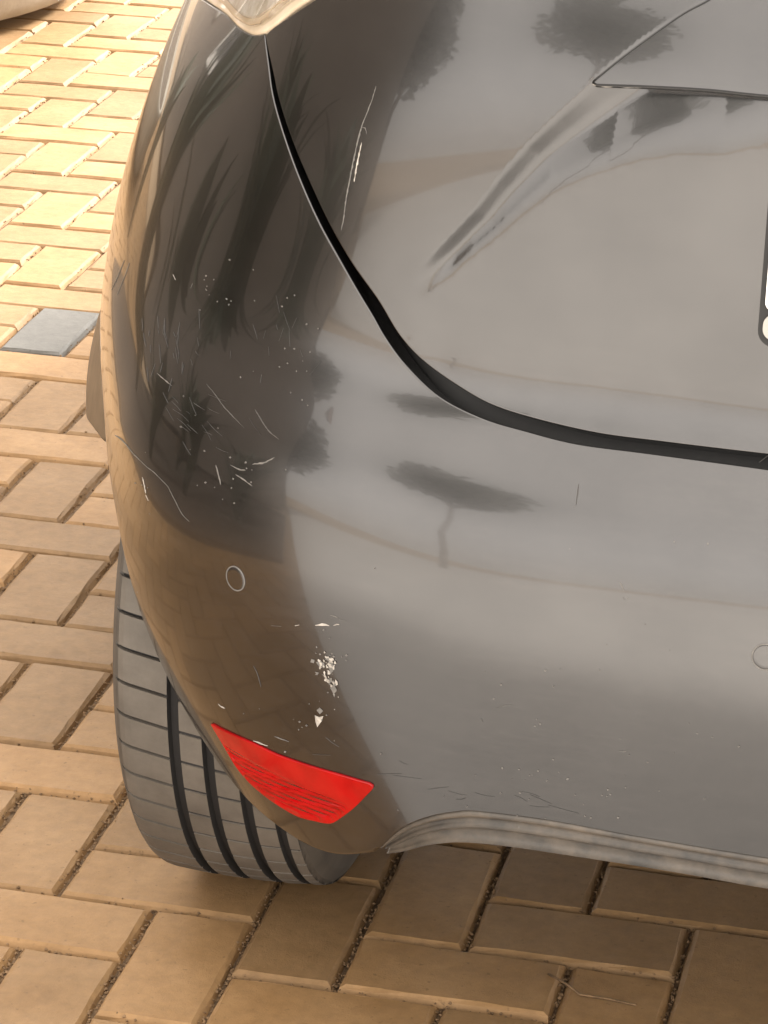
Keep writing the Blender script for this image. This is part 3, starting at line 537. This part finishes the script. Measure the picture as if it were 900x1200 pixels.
tailgate = part(panel('tailgate', gate_poly, MAT['paint'], None, f=S_gate, gs=.05, gt=.075, r=.0014, depth=.022, fine=fine_zone))
# garnish above the number plate, set into the recess
ttop = cr(TRIM[:5][::-1]+[(1.85, 11.78), (1.5, 11.93), (1.0, 12.02), (.5, 12.05)])
tlow = cr(TRIM[5:]+[(.8, 10.93), (0, 10.93)])
trim_poly = ttop+mir(ttop)[1:]+[(-s, t) for s, t in tlow][:-1]+tlow[::-1][:-1] if False else None
half = cr(TRIM[5:]+[(.8, 10.93), (.1, 10.93)])[::-1]+[(2.609, 10.873)]+ttop
trim_poly = half+mir(half)
part(panel('tailgate_garnish', trim_poly, MAT['paint'], None, off=.0012, r=.0015, depth=.012))

# dark rubber behind the panel gap
def ribbon(name, L, w_in, w_out, off, mat, parent=None):
    L = np.array(L); P = S0(L[:, 0], L[:, 1]); N = N0(L[:, 0], L[:, 1]); T = np.gradient(P, axis=0); T /= np.linalg.norm(T, axis=1, keepdims=True)
    B = np.cross(T, N); V = []; F = []
    for i in range(len(P)):
        V += [P[i]+B[i]*w_in+N[i]*(off-.004), P[i]+N[i]*off, P[i]-B[i]*w_out+N[i]*(off-.004)]
    for i in range(len(P)-1):
        for k in range(2): F.append((i*3+k, i*3+k+1, i*3+4+k, i*3+3+k))
    return mobj(name, V, F, mat, parent)
gap_line = half[::-1]
part(ribbon('garnish_gap_shade', gap_line+mir(gap_line)[1:], .0021, .0021, .0024, MAT['seal']))  # black strip stands in for the shaded groove round the garnish
gm = [((a[0]+b[0])/2, (a[1]+b[1])/2) for a, b in zip(cr(GAP_B, .1)[:], cr(GAP_T, .1)[:])] if False else cr([((a[0]+b[0])/2, (a[1]+b[1])/2) for a, b in zip(GAP_B, GAP_T)]+[(.7, 6.8), (0, 6.8)], .1)
gm = gm+mir(gm)[1:]
part(ribbon('rubber_seal', gm, .030, .030, -.024, MAT['seal']))

# quarter panel and door flank ahead of the bumper, both sides
lightout = [(4.95, 13.95), (5.2, 13.72), (6.4, 13.75), (7.6, 13.4), (8.35, 12.7), (8.62, 11.7), (8.60, 10.9), (8.50, 10.25)]
ql = [(x, 3.66) for x in np.arange(9.82, 11.9, .12)]+[(11.95, x) for x in np.arange(3.66, 13.9, .12)]+[(x, 13.95) for x in np.arange(11.95, 5.0, -.12)]+cr(lightout)[1:]+[(x, 10.215) for x in np.arange(8.6, 9.8, .1)]+[(9.82, x) for x in np.arange(10.215, 3.7, -.12)]
sk = [(x, 3.60) for x in np.arange(11.95, 9.2, -.1)]+cr([(9.16, 3.58), (9.18, 3.1), (9.4, 2.75), (9.6, 2.615), (9.8, 2.474), (10.05, 2.256), (10.3, 1.95), (10.6, 1.80), (11.2, 1.75), (11.95, 1.75)])
for L in (ql, mir(ql)): part(panel('quarter_panel', L, MAT['paint'], None, gs=.12, gt=.16, depth=.02))
for L in (sk, mir(sk)): part(panel('side_skirt', L, MAT['plastic'], None, gs=.1, gt=.12, r=.005, depth=.015))

# tail lamps
def tail_lamp(sg):
    L = cr([(5.74, 10.70), (5.95, 10.63), (6.29, 10.605), (6.77, 10.60), (7.3, 10.54), (7.79, 10.46), (8.15, 10.36), (8.40, 10.34), (8.52, 10.9), (8.54, 11.7), (8.28, 12.65), (7.55, 13.32), (6.4, 13.66), (5.25, 13.62), (4.83, 13.2), (4.68, 12.5), (4.70, 11.85), (4.86, 11.43), (5.09, 11.22), (5.40, 10.98), (5.60, 10.80)])
    cen = np.array([6.7, 12.0])
    sh = lambda k: [tuple(cen+(np.array(p)-cen)*k) for p in L]
    sgn = lambda Q: [(sg*s, t) for s, t in Q]
    root = part(panel('tail_lamp', sgn(L), MAT['rimlens'], None, gs=.12, gt=.16, off=.0005, r=.003, depth=.012))
    # bright bowl set behind the yellowed rim, under a clear lens
    b = panel('lamp_bowl', sgn(sh(.915)), MAT['bowl'], None, gs=.12, gt=.16, off=.0030, r=.002, depth=.004); b.parent = root
    l = panel('lens', sgn(sh(.95)), MAT['lens'], None, gs=.12, gt=.16, off=.0065, r=.003, depth=.003); l.parent = root
    return root
tail_lamp(1); tail_lamp(-1)

# lower valance: dusty black plastic with a pressed ridge
def valance():
    top = cr(VAL_T+[(.6, 2.54), (0, 2.535)], .06); bot = cr(VAL_B+[(.6, 2.14), (0, 2.135)], .06)
    n = 150
    def rs(L):
        L = np.array(L); d = np.r_[0, np.cumsum(np.linalg.norm(np.diff(L, axis=0)*[KS, KT], axis=1))]; q = np.linspace(0, d[-1], n)
        return np.stack([np.interp(q, d, L[:, k]) for k in (0, 1)], 1)
    T, B = rs(top), rs(bot); prof = [(0.0, -.022), (0.0, -.006), (.04, -.0015), (.10, .0005), (.2, -.001), (.34, -.0080), (.44, -.0065), (.50, -.003), (.56, -.0055), (.70, -.0095), (.86, -.007), (.95, -.004), (1.0, -.006), (1.02, -.014), (.8, -.03)]
    V = []; k = len(prof); allq = []
    st_ = []
    for i in range(n):
        for w, o in prof: st_.append((*(T[i]*(1-w)+B[i]*w), o))
    st_ = np.array(st_); full = [st_, np.stack([-st_[:, 0], st_[:, 1], st_[:, 2]], 1)]
    for A in full:
        # taper the section to a closed end at the corner
        P = S0(A[:, 0], A[:, 1])+N0(A[:, 0], A[:, 1])*A[:, 2:3]; allq.append(P)
    P = np.concatenate([allq[0], allq[1].reshape(n, k, 3)[::-1][1:].reshape(-1, 3)]); F = []
    for i in range(2*n-2):
        for j in range(k-1): F.append((i*k+j, i*k+j+1, (i+1)*k+j+1, (i+1)*k+j))
    F.append(tuple(range(k))); F.append(tuple(range((2*n-2)*k, (2*n-1)*k))[::-1])
    return part(mobj('lower_valance', P, F, MAT['plastic']))
valance()

# red reflector in the bumper corner (both sides)
def ref_f(s, t):
    P = S0(s, t); n = N0(s, t); z = P[..., 2]; x = np.abs(P[..., 0]-XC)
    top = .339-.0015; low = sst((.315-z+(x-.60)*.06)/.006)
    rib = (np.abs(((z+x*.05)/.0052) % 1-.5)*2)
    sq, tq = np.abs(np.atleast_1d(np.asarray(s, float))), np.atleast_1d(np.asarray(t, float))
    ed = seg_dist(np.stack([sq.ravel()*KS, tq.ravel()*KT], 1), np.array(REFL+[REFL[0]])*np.array([KS, KT]))[0].reshape(sq.shape)
    return P+n*((.0018-low*.0024*rib*sst((ed-.001)/.004))[..., None])
def shrink(L, k, c=None):
    c = np.mean(np.array(L), 0) if c is None else c
    return [tuple(c+(np.array(p)-c)*k) for p in L]
def closed_cr(L, step=.03): return cr(L+[L[0]], step)[:-1]
RC = REFL
for sg in (1, -1):
    sg_ = lambda Q: [(sg*s, t) for s, t in Q]
    rim = panel('reflector_rim', sg_(closed_cr([(s_, t_+.02) for s_, t_ in shrink(RC, 1.055)])), MAT['black'], None, gs=.04, gt=.06, off=-.0012, r=.0008, depth=.004)
    o = part(panel('reflector', sg_(closed_cr(RC)), MAT['red'], None, f=ref_f, gs=.022, gt=.022, r=.0008, depth=.004))
    rim.parent = o

# parking sensors
def sensor(s, t):
    c = S0(s, t)[0]; n = N0(s, t)[0]
    q = Vector(n).to_track_quat('Z', 'Y'); mw = Matrix.Translation(Vector(c)) @ q.to_matrix().to_4x4()
    d = lathe('parking_sensor', [(0, .0005), (.006, .0005), (.0088, .0005), (.0091, .0004), (.0092, .0001), (.0092, -.006)], MAT['paint'], None, 40)
    d.data.transform(mw); d.data.update(); part(d)
    r_ = lathe('sensor_ring', [(.0094, -.004), (.0094, .0003), (.0098, .0006), (.0104, .0004), (.0106, -.002)], MAT['scuff'], None, 40)
    r_.data.transform(mw); r_.data.update(); r_.parent = d
for s, t in [SENSOR[0], SENSOR[1], (-SENSOR[0][0], SENSOR[0][1]), (-SENSOR[1][0], SENSOR[1][1])]: sensor(s, t)

# number plate
def rrect(w, h, r, n=6):
    out = []
    for cx_, cy_, a0 in ((w/2-r, h/2-r, 0), (-w/2+r, h/2-r, 90), (-w/2+r, -h/2+r, 180), (w/2-r, -h/2+r, 270)):
        for k in range(n+1):
            a = R(a0+90*k/n); out.append((cx_+r*math.cos(a), cy_+r*math.sin(a)))
    return out
def slab(name, w, h, r, y0, y1, zc, mat, parent):
    P = rrect(w, h, r); n = len(P); yb = lambda y, z: y
    V = [(XC+x, y0+(zc+z-.79)*.08, zc+z) for x, z in P]+[(XC+x, y1+(zc+z-.79)*.08, zc+z) for x, z in P]
    F = [tuple(range(n))[::-1], tuple(range(n, 2*n))]+[(i, (i+1) % n, n+(i+1) % n, n+i) for i in range(n)]
    return mobj(name, V, F, mat, parent, smooth=False)
PW = 2*(XC-.6635)
pl = part(slab('number_plate', PW-.008, .083, .006, -.3345, -.328, .7995, MAT['plate'], None))
h_ = slab('plate_holder', PW, .118, .012, -.3325, -.318, .7895, MAT['black'], None); h_.parent = pl
g_ = slab('holder_strip', PW-.007, .019, .008, -.3338, -.328, .7455, MAT['gstrip'], None); g_.parent = pl

# underbody, arch liner
bm = bmesh.new(); box(bm, (XC, 1.5, .30), (1.30, 3.3, .10)); part(bmobj('underbody', bm, MAT['black']))
for sg in (1, -1):
    V, F = [], []; n = 24; x0, x1 = .10, .38
    for i in range(n+1):
        a = R(-25)+R(150)*i/n
        for x in (x0, x1): V.append((XC+(x-XC)*sg, .16+.335*math.cos(a), .30+.345*math.sin(a)))
    for i in range(n): F.append((i*2, i*2+1, i*2+3, i*2+2))
    part(mobj('wheel_arch_liner', V, F, MAT['black']))

# ------------------------------------------------------------------ wheels
TR = .302; TX0, TX1 = .096, .276
def make_wheel():
    """tyre axis along x, centre at origin; x from -w/2 (outer) to w/2"""
    w = TX1-TX0; xs = lambda X: X-TX0-w/2
    grooves = [(.160, .0052), (.1905, .0052), (.2215, .0052), (.249, .0045)]
    prof = []   # (x, r, type) type: 0 side, 1 shoulder block, 2 rib, 3 groove floor
    side = [(-w/2+.018, TR-.095), (-w/2+.004, TR-.085), (-w/2-.003, TR-.058), (-w/2-.002, TR-.038), (-w/2+.003, TR-.022), (-w/2+.0085, TR-.0115)]
    for x, r_ in side: prof.append((x, r_, 0))
    def crown(x): return TR-.0058*(abs(x)/(w/2))**2.4
    prof.append((-w/2+.0125, crown(-w/2+.0125)-.0030, 1)); prof.append((-w/2+.018, crown(-w/2+.018)-.0007, 1)); prof.append((-w/2+.024, crown(-w/2+.024), 1))
    prof.append((-w/2+.050, crown(-w/2+.05), 1))
    for X, hw in grooves:
        x = xs(X)
        prof += [(x-hw, crown(x), 2), (x-hw+.0012, TR-.0085, 3), (x+hw-.0012, TR-.0085, 3), (x+hw, crown(x), 2)]
        prof.append((x+hw+.009, crown(x+hw+.009), 2))
    prof += [(w/2-.016, crown(w/2-.016), 1), (w/2-.0105, crown(w/2-.0080)-.004, 0), (w/2-.004, TR-.02, 0), (w/2+.002, TR-.045, 0), (w/2-.002, TR-.075, 0), (w/2-.018, TR-.095, 0)]
    prof.sort(key=lambda q: 0)
    NP = 58; k = len(prof)
    V, F, mi = [], [], []
    angs = []
    for i in range(NP):
        a = 2*math.pi*i/NP; d = 2*math.pi/NP
        angs += [(a, 0), (a+d*.34, 0), (a+d*.68, 0), (a+d*.87, 0), (a+d*.876, 1), (a+d*.974, 1), (a+d*.98, 0)]
    for a, slot in angs:
        for x, r_, ty in prof:
            aa = a
            rr = r_
            if ty in (1, 2): aa = a+(x+w/2)*.55          # sipes run slightly askew
            if slot and ty == 1 and x < 0 and x < -w/2+.055: rr = r_-.0052
            elif slot and ty in (1, 2): rr = r_-.0012
            V.append((x, rr*math.cos(aa), rr*math.sin(aa)))
    n = len(angs)
    for i in range(n):
        i2 = (i+1) % n
        for j in range(k-1):
            F.append((i*k+j, i2*k+j, i2*k+j+1, i*k+j+1))
            dark = prof[j][2] == 3 and prof[j+1][2] == 3 or (prof[j][2] == 3) != (prof[j+1][2] == 3)
            if angs[i][1] and angs[i2][1] and prof[j][2] in (1, 2) and prof[j+1][2] in (1, 2): dark = True
            mi.append(1 if dark else (2 if prof[j+1][0] < -w/2+.0135 or prof[j][0] > w/2-.017 else 0))  # inner end also takes the dark tone: bumper shadow put into its colour
    root = empty('wheel')
    t = mobj('tyre', V, F, MAT['tyre'], root, smooth=False); t.data.materials.append(MAT['groove']); t.data.materials.append(MAT['sidewall']); t.data.polygons.foreach_set('material_index', mi)
    bm = bmesh.new()
    rimp = [(-.085, .212), (-.088, .206), (-.078, .198), (-.05, .190), (.06, .186), (.085, .206), (.088, .212)]
    V2, F2 = [], []; nn = 48
    for i in range(nn):
        a = 2*math.pi*i/nn
        for x, r_ in rimp: V2.append((x, r_*math.cos(a), r_*math.sin(a)))
    kk = len(rimp)
    for i in range(nn):
        for j in range(kk-1): F2.append((i*kk+j, i*kk+j+1, ((i+1) % nn)*kk+j+1, ((i+1) % nn)*kk+j))
    for s_ in range(5):       # spokes
        a = 2*math.pi*s_/5; c, s2 = math.cos(a), math.sin(a); n0 = len(V2)
        for r_, hw in ((.02, .030), (.195, .018)):
            for x in (-.075, -.050):
                for sg in (-1, 1): V2.append((x, r_*c-sg*hw*s2, r_*s2+sg*hw*c))
        F2 += [(n0, n0+1, n0+5, n0+4), (n0+2, n0+6, n0+7, n0+3), (n0, n0+4, n0+6, n0+2), (n0+1, n0+3, n0+7, n0+5)]
    mobj('rim', V2, F2, MAT['alloy'], root)
    return root
wheel = make_wheel(); part(wheel); wheel.location = ((TX0+TX1)/2, .16, TR-.002)
wcopy = []
for loc, flip in (((2*XC-(TX0+TX1)/2, .16, TR-.002), True), (((TX0+TX1)/2, 2.66, TR-.002), False), ((2*XC-(TX0+TX1)/2, 2.66, TR-.002), True)):
    c = wheel.copy(); COL.objects.link(c); c.parent = car; c.matrix_parent_inverse = inv; c.location = loc
    if flip: c.rotation_euler = (0, 0, math.pi)
    for ch in wheel.children:
        d = ch.copy(); COL.objects.link(d); d.parent = c

# ------------------------------------------------------------------ upper body and front of the car (out of the picture, closes the shape)
def loft(name, secs, mat, cap=True):
    V, F = [], []; k = len(secs[0])
    for s_ in secs: V += s_
    for i in range(len(secs)-1):
        for j in range(k-1): F.append((i*k+j, i*k+j+1, (i+1)*k+j+1, (i+1)*k+j))
    return part(mobj(name, V, F, mat))
def sec(y, hw, zb, zt, n=12, p=2.6):
    out = []
    for i in range(n+1):
        a = math.pi*i/n; cs, sn = math.cos(a), math.sin(a)
        out.append((XC-hw*math.copysign(abs(cs)**(2/p), cs), y, zb+(zt-zb)*abs(sn)**(2/p)))
    return out
top = S0(np.linspace(-11.95, 11.95, 60), np.full(60, 13.95))
back = [tuple(p) for p in top]
rw = [tuple((XC+(p[0]-XC)*(.90 if i_ else 1), max(p[1], -.2)*.55+.28 if p[1] < .6 else p[1], 1.42)) for i_, p in enumerate(top)]
V = back+[(XC+(x-XC)*.80, y*.72+.34, 1.46) for x, y, z in back]; n = len(back)
part(mobj('window_glass', V, [(i, i+1, n+i+1, n+i) for i in range(n-1)], MAT['glass']))
V = [(XC+(x-XC)*.80, y*.72+.34, 1.46) for x, y, z in back]; V2 = [(XC+(x-XC)*.60, y*.60+.52, 1.50) for x, y, z in back]
n = len(V); F = [(i, i+1, n+i+1, n+i) for i in range(n-1)]+[tuple(range(n, 2*n))]
part(mobj('roof', V+V2, F, MAT['paint']))
loft('front_body', [sec(1.28, .86, .26, 1.46), sec(1.7, .87, .26, 1.46), sec(2.05, .87, .26, 1.30), sec(2.5, .87, .26, 1.02), sec(3.0, .85, .26, .92), sec(3.3, .78, .26, .78), sec(3.42, .62, .28, .6)], MAT['paint'])

# ------------------------------------------------------------------ wear on the paint
def decal(L, w, mat, name):
    L = cr(L, .02) if len(L) > 2 else L
    A = np.array(L); P = S_bump(A[:, 0], A[:, 1]); N = N0(A[:, 0], A[:, 1]); T = np.gradient(P, axis=0); T /= np.linalg.norm(T, axis=1, keepdims=True)+1e-12
    B = np.cross(T, N); n = len(P); V = []; F = []
    for i in range(n):
        q = i/(n-1); ww = w*.0005*(.25+.75*math.sin(math.pi*min(1, max(0, q)))**.5)*rnd.uniform(.45, 1.15)
        j = rnd.uniform(-.25, .25)*w*.0005
        V += [P[i]+B[i]*(ww+j)+N[i]*.0002, P[i]+B[i]*j+N[i]*.0005, P[i]-B[i]*(ww-j)+N[i]*.0002]
    for i in range(n-1):
        for k in range(2): F.append((i*3+k, i*3+k+1, i*3+4+k, i*3+3+k))
    return part(mobj(name, V, F, mat, None, smooth=False), tailgate if L[0][1] > 8.5 and L[0][0] < 5.0 else bumper)
for L, w in SCRATCH_LIGHT: decal(L, w, MAT['primer'] if w > 1.7 else MAT['scuff'], 'scratch')
# hair-fine abrasion marks in rubbed patches
for c0, c1, n_, ang in (((5.75, 6.6), (.30, .42), 30, .9), ((5.1, 5.9), (.22, .30), 20, .25), ((4.6, 7.6), (.16, .30), 12, 1.3), ((3.2, 2.75), (.7, .05), 14, .05)):
    for _ in range(n_):
        s_, t_ = c0[0]+rnd.gauss(0, c1[0]), c0[1]+rnd.gauss(0, c1[1]); a_ = ang+rnd.gauss(0, .25); l_ = rnd.uniform(.05, .22)
        decal([(s_, t_), (s_+.5*l_*math.cos(a_), t_+.8*l_*math.sin(a_)+rnd.uniform(-.01, .01)), (s_+l_*math.cos(a_), t_+1.6*l_*math.sin(a_))], rnd.uniform(.18, .38), MAT['hair'], 'scratch')
for L, w in SCRATCH_DARK: decal(L, w, MAT['dscratch'], 'scratch')
def flake(P, mat, off):
    c = P.mean(0); V = [c+np.array([0, -off-.0002, 0])]+[q+np.array([0, -off, 0]) for q in P]
    part(mobj('paint_chip', V, [(0, i+1, (i+1) % len(P)+1) for i in range(len(P))], mat, None, smooth=False), bumper)
for L in CHIPS:
    A = np.array(L); big = len(L) > 6
    if not big:
        P = S_bump(A[:, 0], A[:, 1])+N0(A[:, 0], A[:, 1])*.0002; flake(P, MAT['primer'] if len(L) > 4 else MAT['scuff'], .0001); continue
    # the large scrape: a grey scuffed ground with many torn flakes of bare primer in it
    lo_, hi_ = A.min(0), A.max(0); n_ = 0
    def shard(c, r, mat, off, k=7):
        a0 = rnd.uniform(0, 6.28); st_ = np.array([(c[0]+r*rnd.uniform(.35, 1.25)*math.cos(a0+6.283*q/k)*.8, c[1]+r*rnd.uniform(.35, 1.3)*math.sin(a0+6.283*q/k)*1.5) for q in range(k)])
        flake(S_bump(st_[:, 0], st_[:, 1])+N0(st_[:, 0], st_[:, 1])*.0002, mat, off)
    while n_ < 16:
        c = np.array([rnd.uniform(lo_[0], hi_[0]), rnd.uniform(lo_[1], hi_[1])])
        if inside(c[None], [tuple(q) for q in A])[0]: shard(c, rnd.uniform(.016, .034), MAT['scuff'], .00005, 9); n_ += 1
    n_ = 0
    while n_ < 46:
        c = np.array([rnd.uniform(lo_[0], hi_[0]), rnd.uniform(lo_[1], hi_[1])])
        if inside(c[None], [tuple(q) for q in A])[0]: shard(c, rnd.uniform(.006, .017), MAT['primer'], .0003+n_*.000004); n_ += 1
    for _ in range(26):
        c = A.mean(0)+np.array([rnd.gauss(0, .075), rnd.gauss(0, .16)]); shard(c, rnd.uniform(.002, .006), MAT['scuff'] if rnd.random() < .6 else MAT['primer'], .0002, 5)

# ------------------------------------------------------------------ concrete planter at the edge of the paving
pr_ = empty('planter', (-1.84, 3.60, 0))
tag(pr_, 'round pale concrete planter on the bricks at the top left corner', 'planter')
lathe('bowl', [(0, .03), (.60, .03), (.655, .035), (.675, .06), (.70, .12), (.725, .20), (.735, .25), (.745, .27), (.74, .29), (.69, .29), (.68, .24), (0, .24)], MAT['concrete'], pr_, 72)
lathe('foot', [(0, 0), (.56, 0), (.56, .032), (0, .032)], MAT['concrete'], pr_, 48)
lathe('soil', [(0, .26), (.35, .255), (.678, .24)], MAT['soil'], pr_, 48)

# ------------------------------------------------------------------ the yard behind and beside the camera, out of view; slab, house and bed added for their reflections
bm = bmesh.new()
pts = [(.26, -.42), (-4.6, -3.53), (-9, -6.3), (-9, -30), (14, -30), (14, -.42)]
vs = [bm.verts.new((x, y, .012)) for x, y in pts]+[bm.verts.new((x, y, -.06)) for x, y in pts]
n = len(pts); bm.faces.new(vs[:n])
for i in range(n): bm.faces.new((vs[i], vs[(i+1) % n], vs[n+(i+1) % n], vs[n+i]))
bmesh.ops.recalc_face_normals(bm, faces=bm.faces)
p = M('pale_slab'); n1 = p.noise(1.2, 7, .6); n2 = p.noise(60, 4)
p.to('Base Color', p.ramp(n1, [(.3, (.62, .60, .57)), (.7, (.70, .675, .645))])); p.set(Roughness=.85); p.bump(n2, .2, .002)
tag(bmobj('reflection_slab', bm, p.m), kind='structure')  # slab added out of view so the rear panels mirror bright ground

def leaf_crown(name, c, rx, rz, n, ls, parent, seed):
    g = random.Random(seed); V, F = [], []
    lobes = [(Vector(c), 1.0)]+[(Vector(c)+Vector((g.uniform(-.6, .6)*rx, g.uniform(-.6, .6)*rx, g.uniform(-.5, .6)*rz)), g.uniform(.45, .7)) for _ in range(9)]
    for _ in range(n):
        lc, k = g.choice(lobes); d = Vector((g.gauss(0, 1), g.gauss(0, 1), g.gauss(0, 1))).normalized()*(g.random()**.4)
        p = lc+Vector((d.x*rx*k, d.y*rx*k, d.z*rz*k)); a = Vector((g.gauss(0, 1), g.gauss(0, 1), g.gauss(0, .6))).normalized()
        b = a.cross(Vector((g.gauss(0, 1), g.gauss(0, 1), g.gauss(0, 1)))).normalized(); l = ls*g.uniform(.6, 1.3)
        n0 = len(V); V += [p-a*l, p+b*l*.42, p+a*l, p-b*l*.42]; F.append((n0, n0+1, n0+2, n0+3))
    return mobj(name, V, F, MAT['leaf'], parent, smooth=False)
def tree(x, y, h, rx, rz, seed, label):
    t = empty('tree', (x, y, 0)); tag(t, label, 'tree', 'trees across the driveway')
    g = random.Random(seed); th = h-rz*.6
    pts = [(g.uniform(-.05, .05)*k, g.uniform(-.05, .05)*k, th*k/5) for k in range(6)]
    tube('trunk', pts, [.13-.014*k for k in range(6)], MAT['bark'], t, 8)
    for k in range(4):
        a = g.uniform(0, 6.28); q = Vector(pts[4]); tube('limb', [q, q+Vector((math.cos(a)*rx*.35, math.sin(a)*rx*.35, rz*.4)), q+Vector((math.cos(a)*rx*.7, math.sin(a)*rx*.7, rz*.9))], [.05, .035, .015], MAT['bark'], t, 6)
    leaf_crown('crown', (0, 0, h), rx, rz, 3800, .19, t, seed)
TREES = [(-7.2, -4.9, 3.6, 1.3, 1.4, 'round leafy tree nearest the house'), (-5.2, -10.2, 6.5, 1.8, 1.5, 'tall round tree across the driveway from the house')]
for i, (x, y, h, a, b, l) in enumerate(TREES): tree(x, y, h, a, b, 20+i, l)

# plastered house added on the left for its dark reflection, with a strap-leaved bed in front
HX, HY0, HY1, HH = -5.4, -3.75, 9.0, 4.6
house = empty('house', (HX-2, 2.6, 0)); tag(house, 'dark brown two storey house added out of view for its dark reflection', 'house')
def hpart(o, par=None):
    o.parent = par or house
    if par is None: o.matrix_parent_inverse = Matrix.Translation((-(HX-2), -2.6, 0))
    return o
p = M('plaster'); n1 = p.noise(2, 6, .6); p.to('Base Color', p.ramp(n1, [(.3, (.085, .068, .055)), (.7, (.12, .098, .08))])); p.set(Roughness=.9); MAT['plaster'] = p.m
p = M('roof_tile'); p.set(Base_Color=(.16, .08, .05), Roughness=.8); MAT['tile'] = p.m
bm = bmesh.new(); box(bm, (HX-2.5, (HY0+HY1)/2, HH/2), (5, HY1-HY0, HH), .01); hpart(bmobj('wall', bm, MAT['plaster']))
V = [(HX+.45, HY0-.4, HH), (HX+.45, HY1+.4, HH), (HX-2.5, HY1+.4, HH+1.5), (HX-2.5, HY0-.4, HH+1.5), (HX-5.45, HY1+.4, HH), (HX-5.45, HY0-.4, HH)]
V += [(x, y, z-.12) for x, y, z in V]
hpart(mobj('roof', V, [(0, 1, 2, 3), (3, 2, 4, 5), (6, 9, 8, 7), (9, 11, 10, 8), (0, 6, 7, 1), (5, 4, 10, 11), (0, 3, 9, 6), (3, 5, 11, 9), (1, 7, 8, 2), (2, 8, 10, 4)], MAT['tile'], smooth=False))
p = M('white_frame'); p.set(Base_Color=(.7, .68, .64), Roughness=.4); MAT['wframe'] = p.m
for y, z, w, h in ((4.0, 1.5, 1.6, 1.2), (7.0, 1.5, 1.3, 1.2), (5.4, 3.7, 1.2, 1.0)):
    bm = bmesh.new()
    for dy, dz, sy, sz in ((0, h/2, w+.12, .08), (0, -h/2, w+.12, .08), (w/2, 0, .08, h), (-w/2, 0, .08, h), (0, 0, .05, h)): box(bm, (HX+.02, y+dy, z+dz), (.07, sy, sz))
    f_ = hpart(bmobj('window', bm, MAT['wframe'])); bm = bmesh.new(); box(bm, (HX+.006, y, z), (.01, w, h)); hpart(bmobj('pane', bm, MAT['glass']), f_)
# dark bed added out of view to darken the ground mirrored in the paint
pts = [(-1.22, -1.22), (-1.22, 2.0), (-4.5, 2.0), (-4.5, -3.32)]
V = [(x, y, .035) for x, y in pts]+[(x, y, -.05) for x, y in pts]
o = mobj('dark_reflection_bed', V, [(0, 1, 2, 3), (7, 6, 5, 4)]+[(i, 4+i, 4+(i+1) % 4, (i+1) % 4) for i in range(4)], MAT['soil'], smooth=False); tag(o, kind='structure')
def strap_plant(x, y, h, n, seed, label):
    t = empty('strap_leaf_plant', (x, y, 0)); tag(t, label, 'plant', 'strap leaved plants in the bed'); g = random.Random(seed)
    for k in range(n):
        a = g.uniform(0, 6.28); lean = g.uniform(.12, .75)*h*.7; hh = h*g.uniform(.65, 1.1); w_ = g.uniform(.05, .10)
        V, F = [], []; m_ = 9; sd_ = Vector((-math.sin(a), math.cos(a), 0))
        for i in range(m_+1):
            q = i/m_; p_ = Vector((math.cos(a)*lean*q*q, math.sin(a)*lean*q*q, hh*(q-.25*q**3))); ww = w_*math.sin(math.pi*min(.98, .12+q*.87))
            V += [p_-sd_*ww, p_+Vector((0, 0, -.3*ww)), p_+sd_*ww]
        for i in range(m_):
            for j in range(2): F.append((i*3+j, i*3+j+1, i*3+4+j, i*3+3+j))
        mobj('leaf', V, F, MAT['leaf'], t)
BED = [(-1.95, -1.1, 1.15, 16, 'strap leaved plant at the driveway end of the bed'), (-2.05, -.25, 1.4, 18, 'strap leaved plant beside the rear corner of the car'), (-1.9, .6, .95, 18, 'short strap leaved plant opposite the rear wheel'), (-2.2, 1.5, 1.5, 18, 'taller strap leaved plant opposite the rear door'), (-2.2, 2.5, 1.0, 15, 'short strap leaved plant nearest the planter'), (-3.2, -1.7, 1.5, 18, 'bushy strap leaved plant at the sharp end of the bed'), (-3.4, .1, 1.9, 20, 'tallest strap leaved plant close to the house wall'), (-3.5, 2.2, 1.7, 18, 'tall strap leaved plant under the house window')]
for i, (x, y, h, n, l) in enumerate(BED): strap_plant(x, y, h, n, 50+i, l)
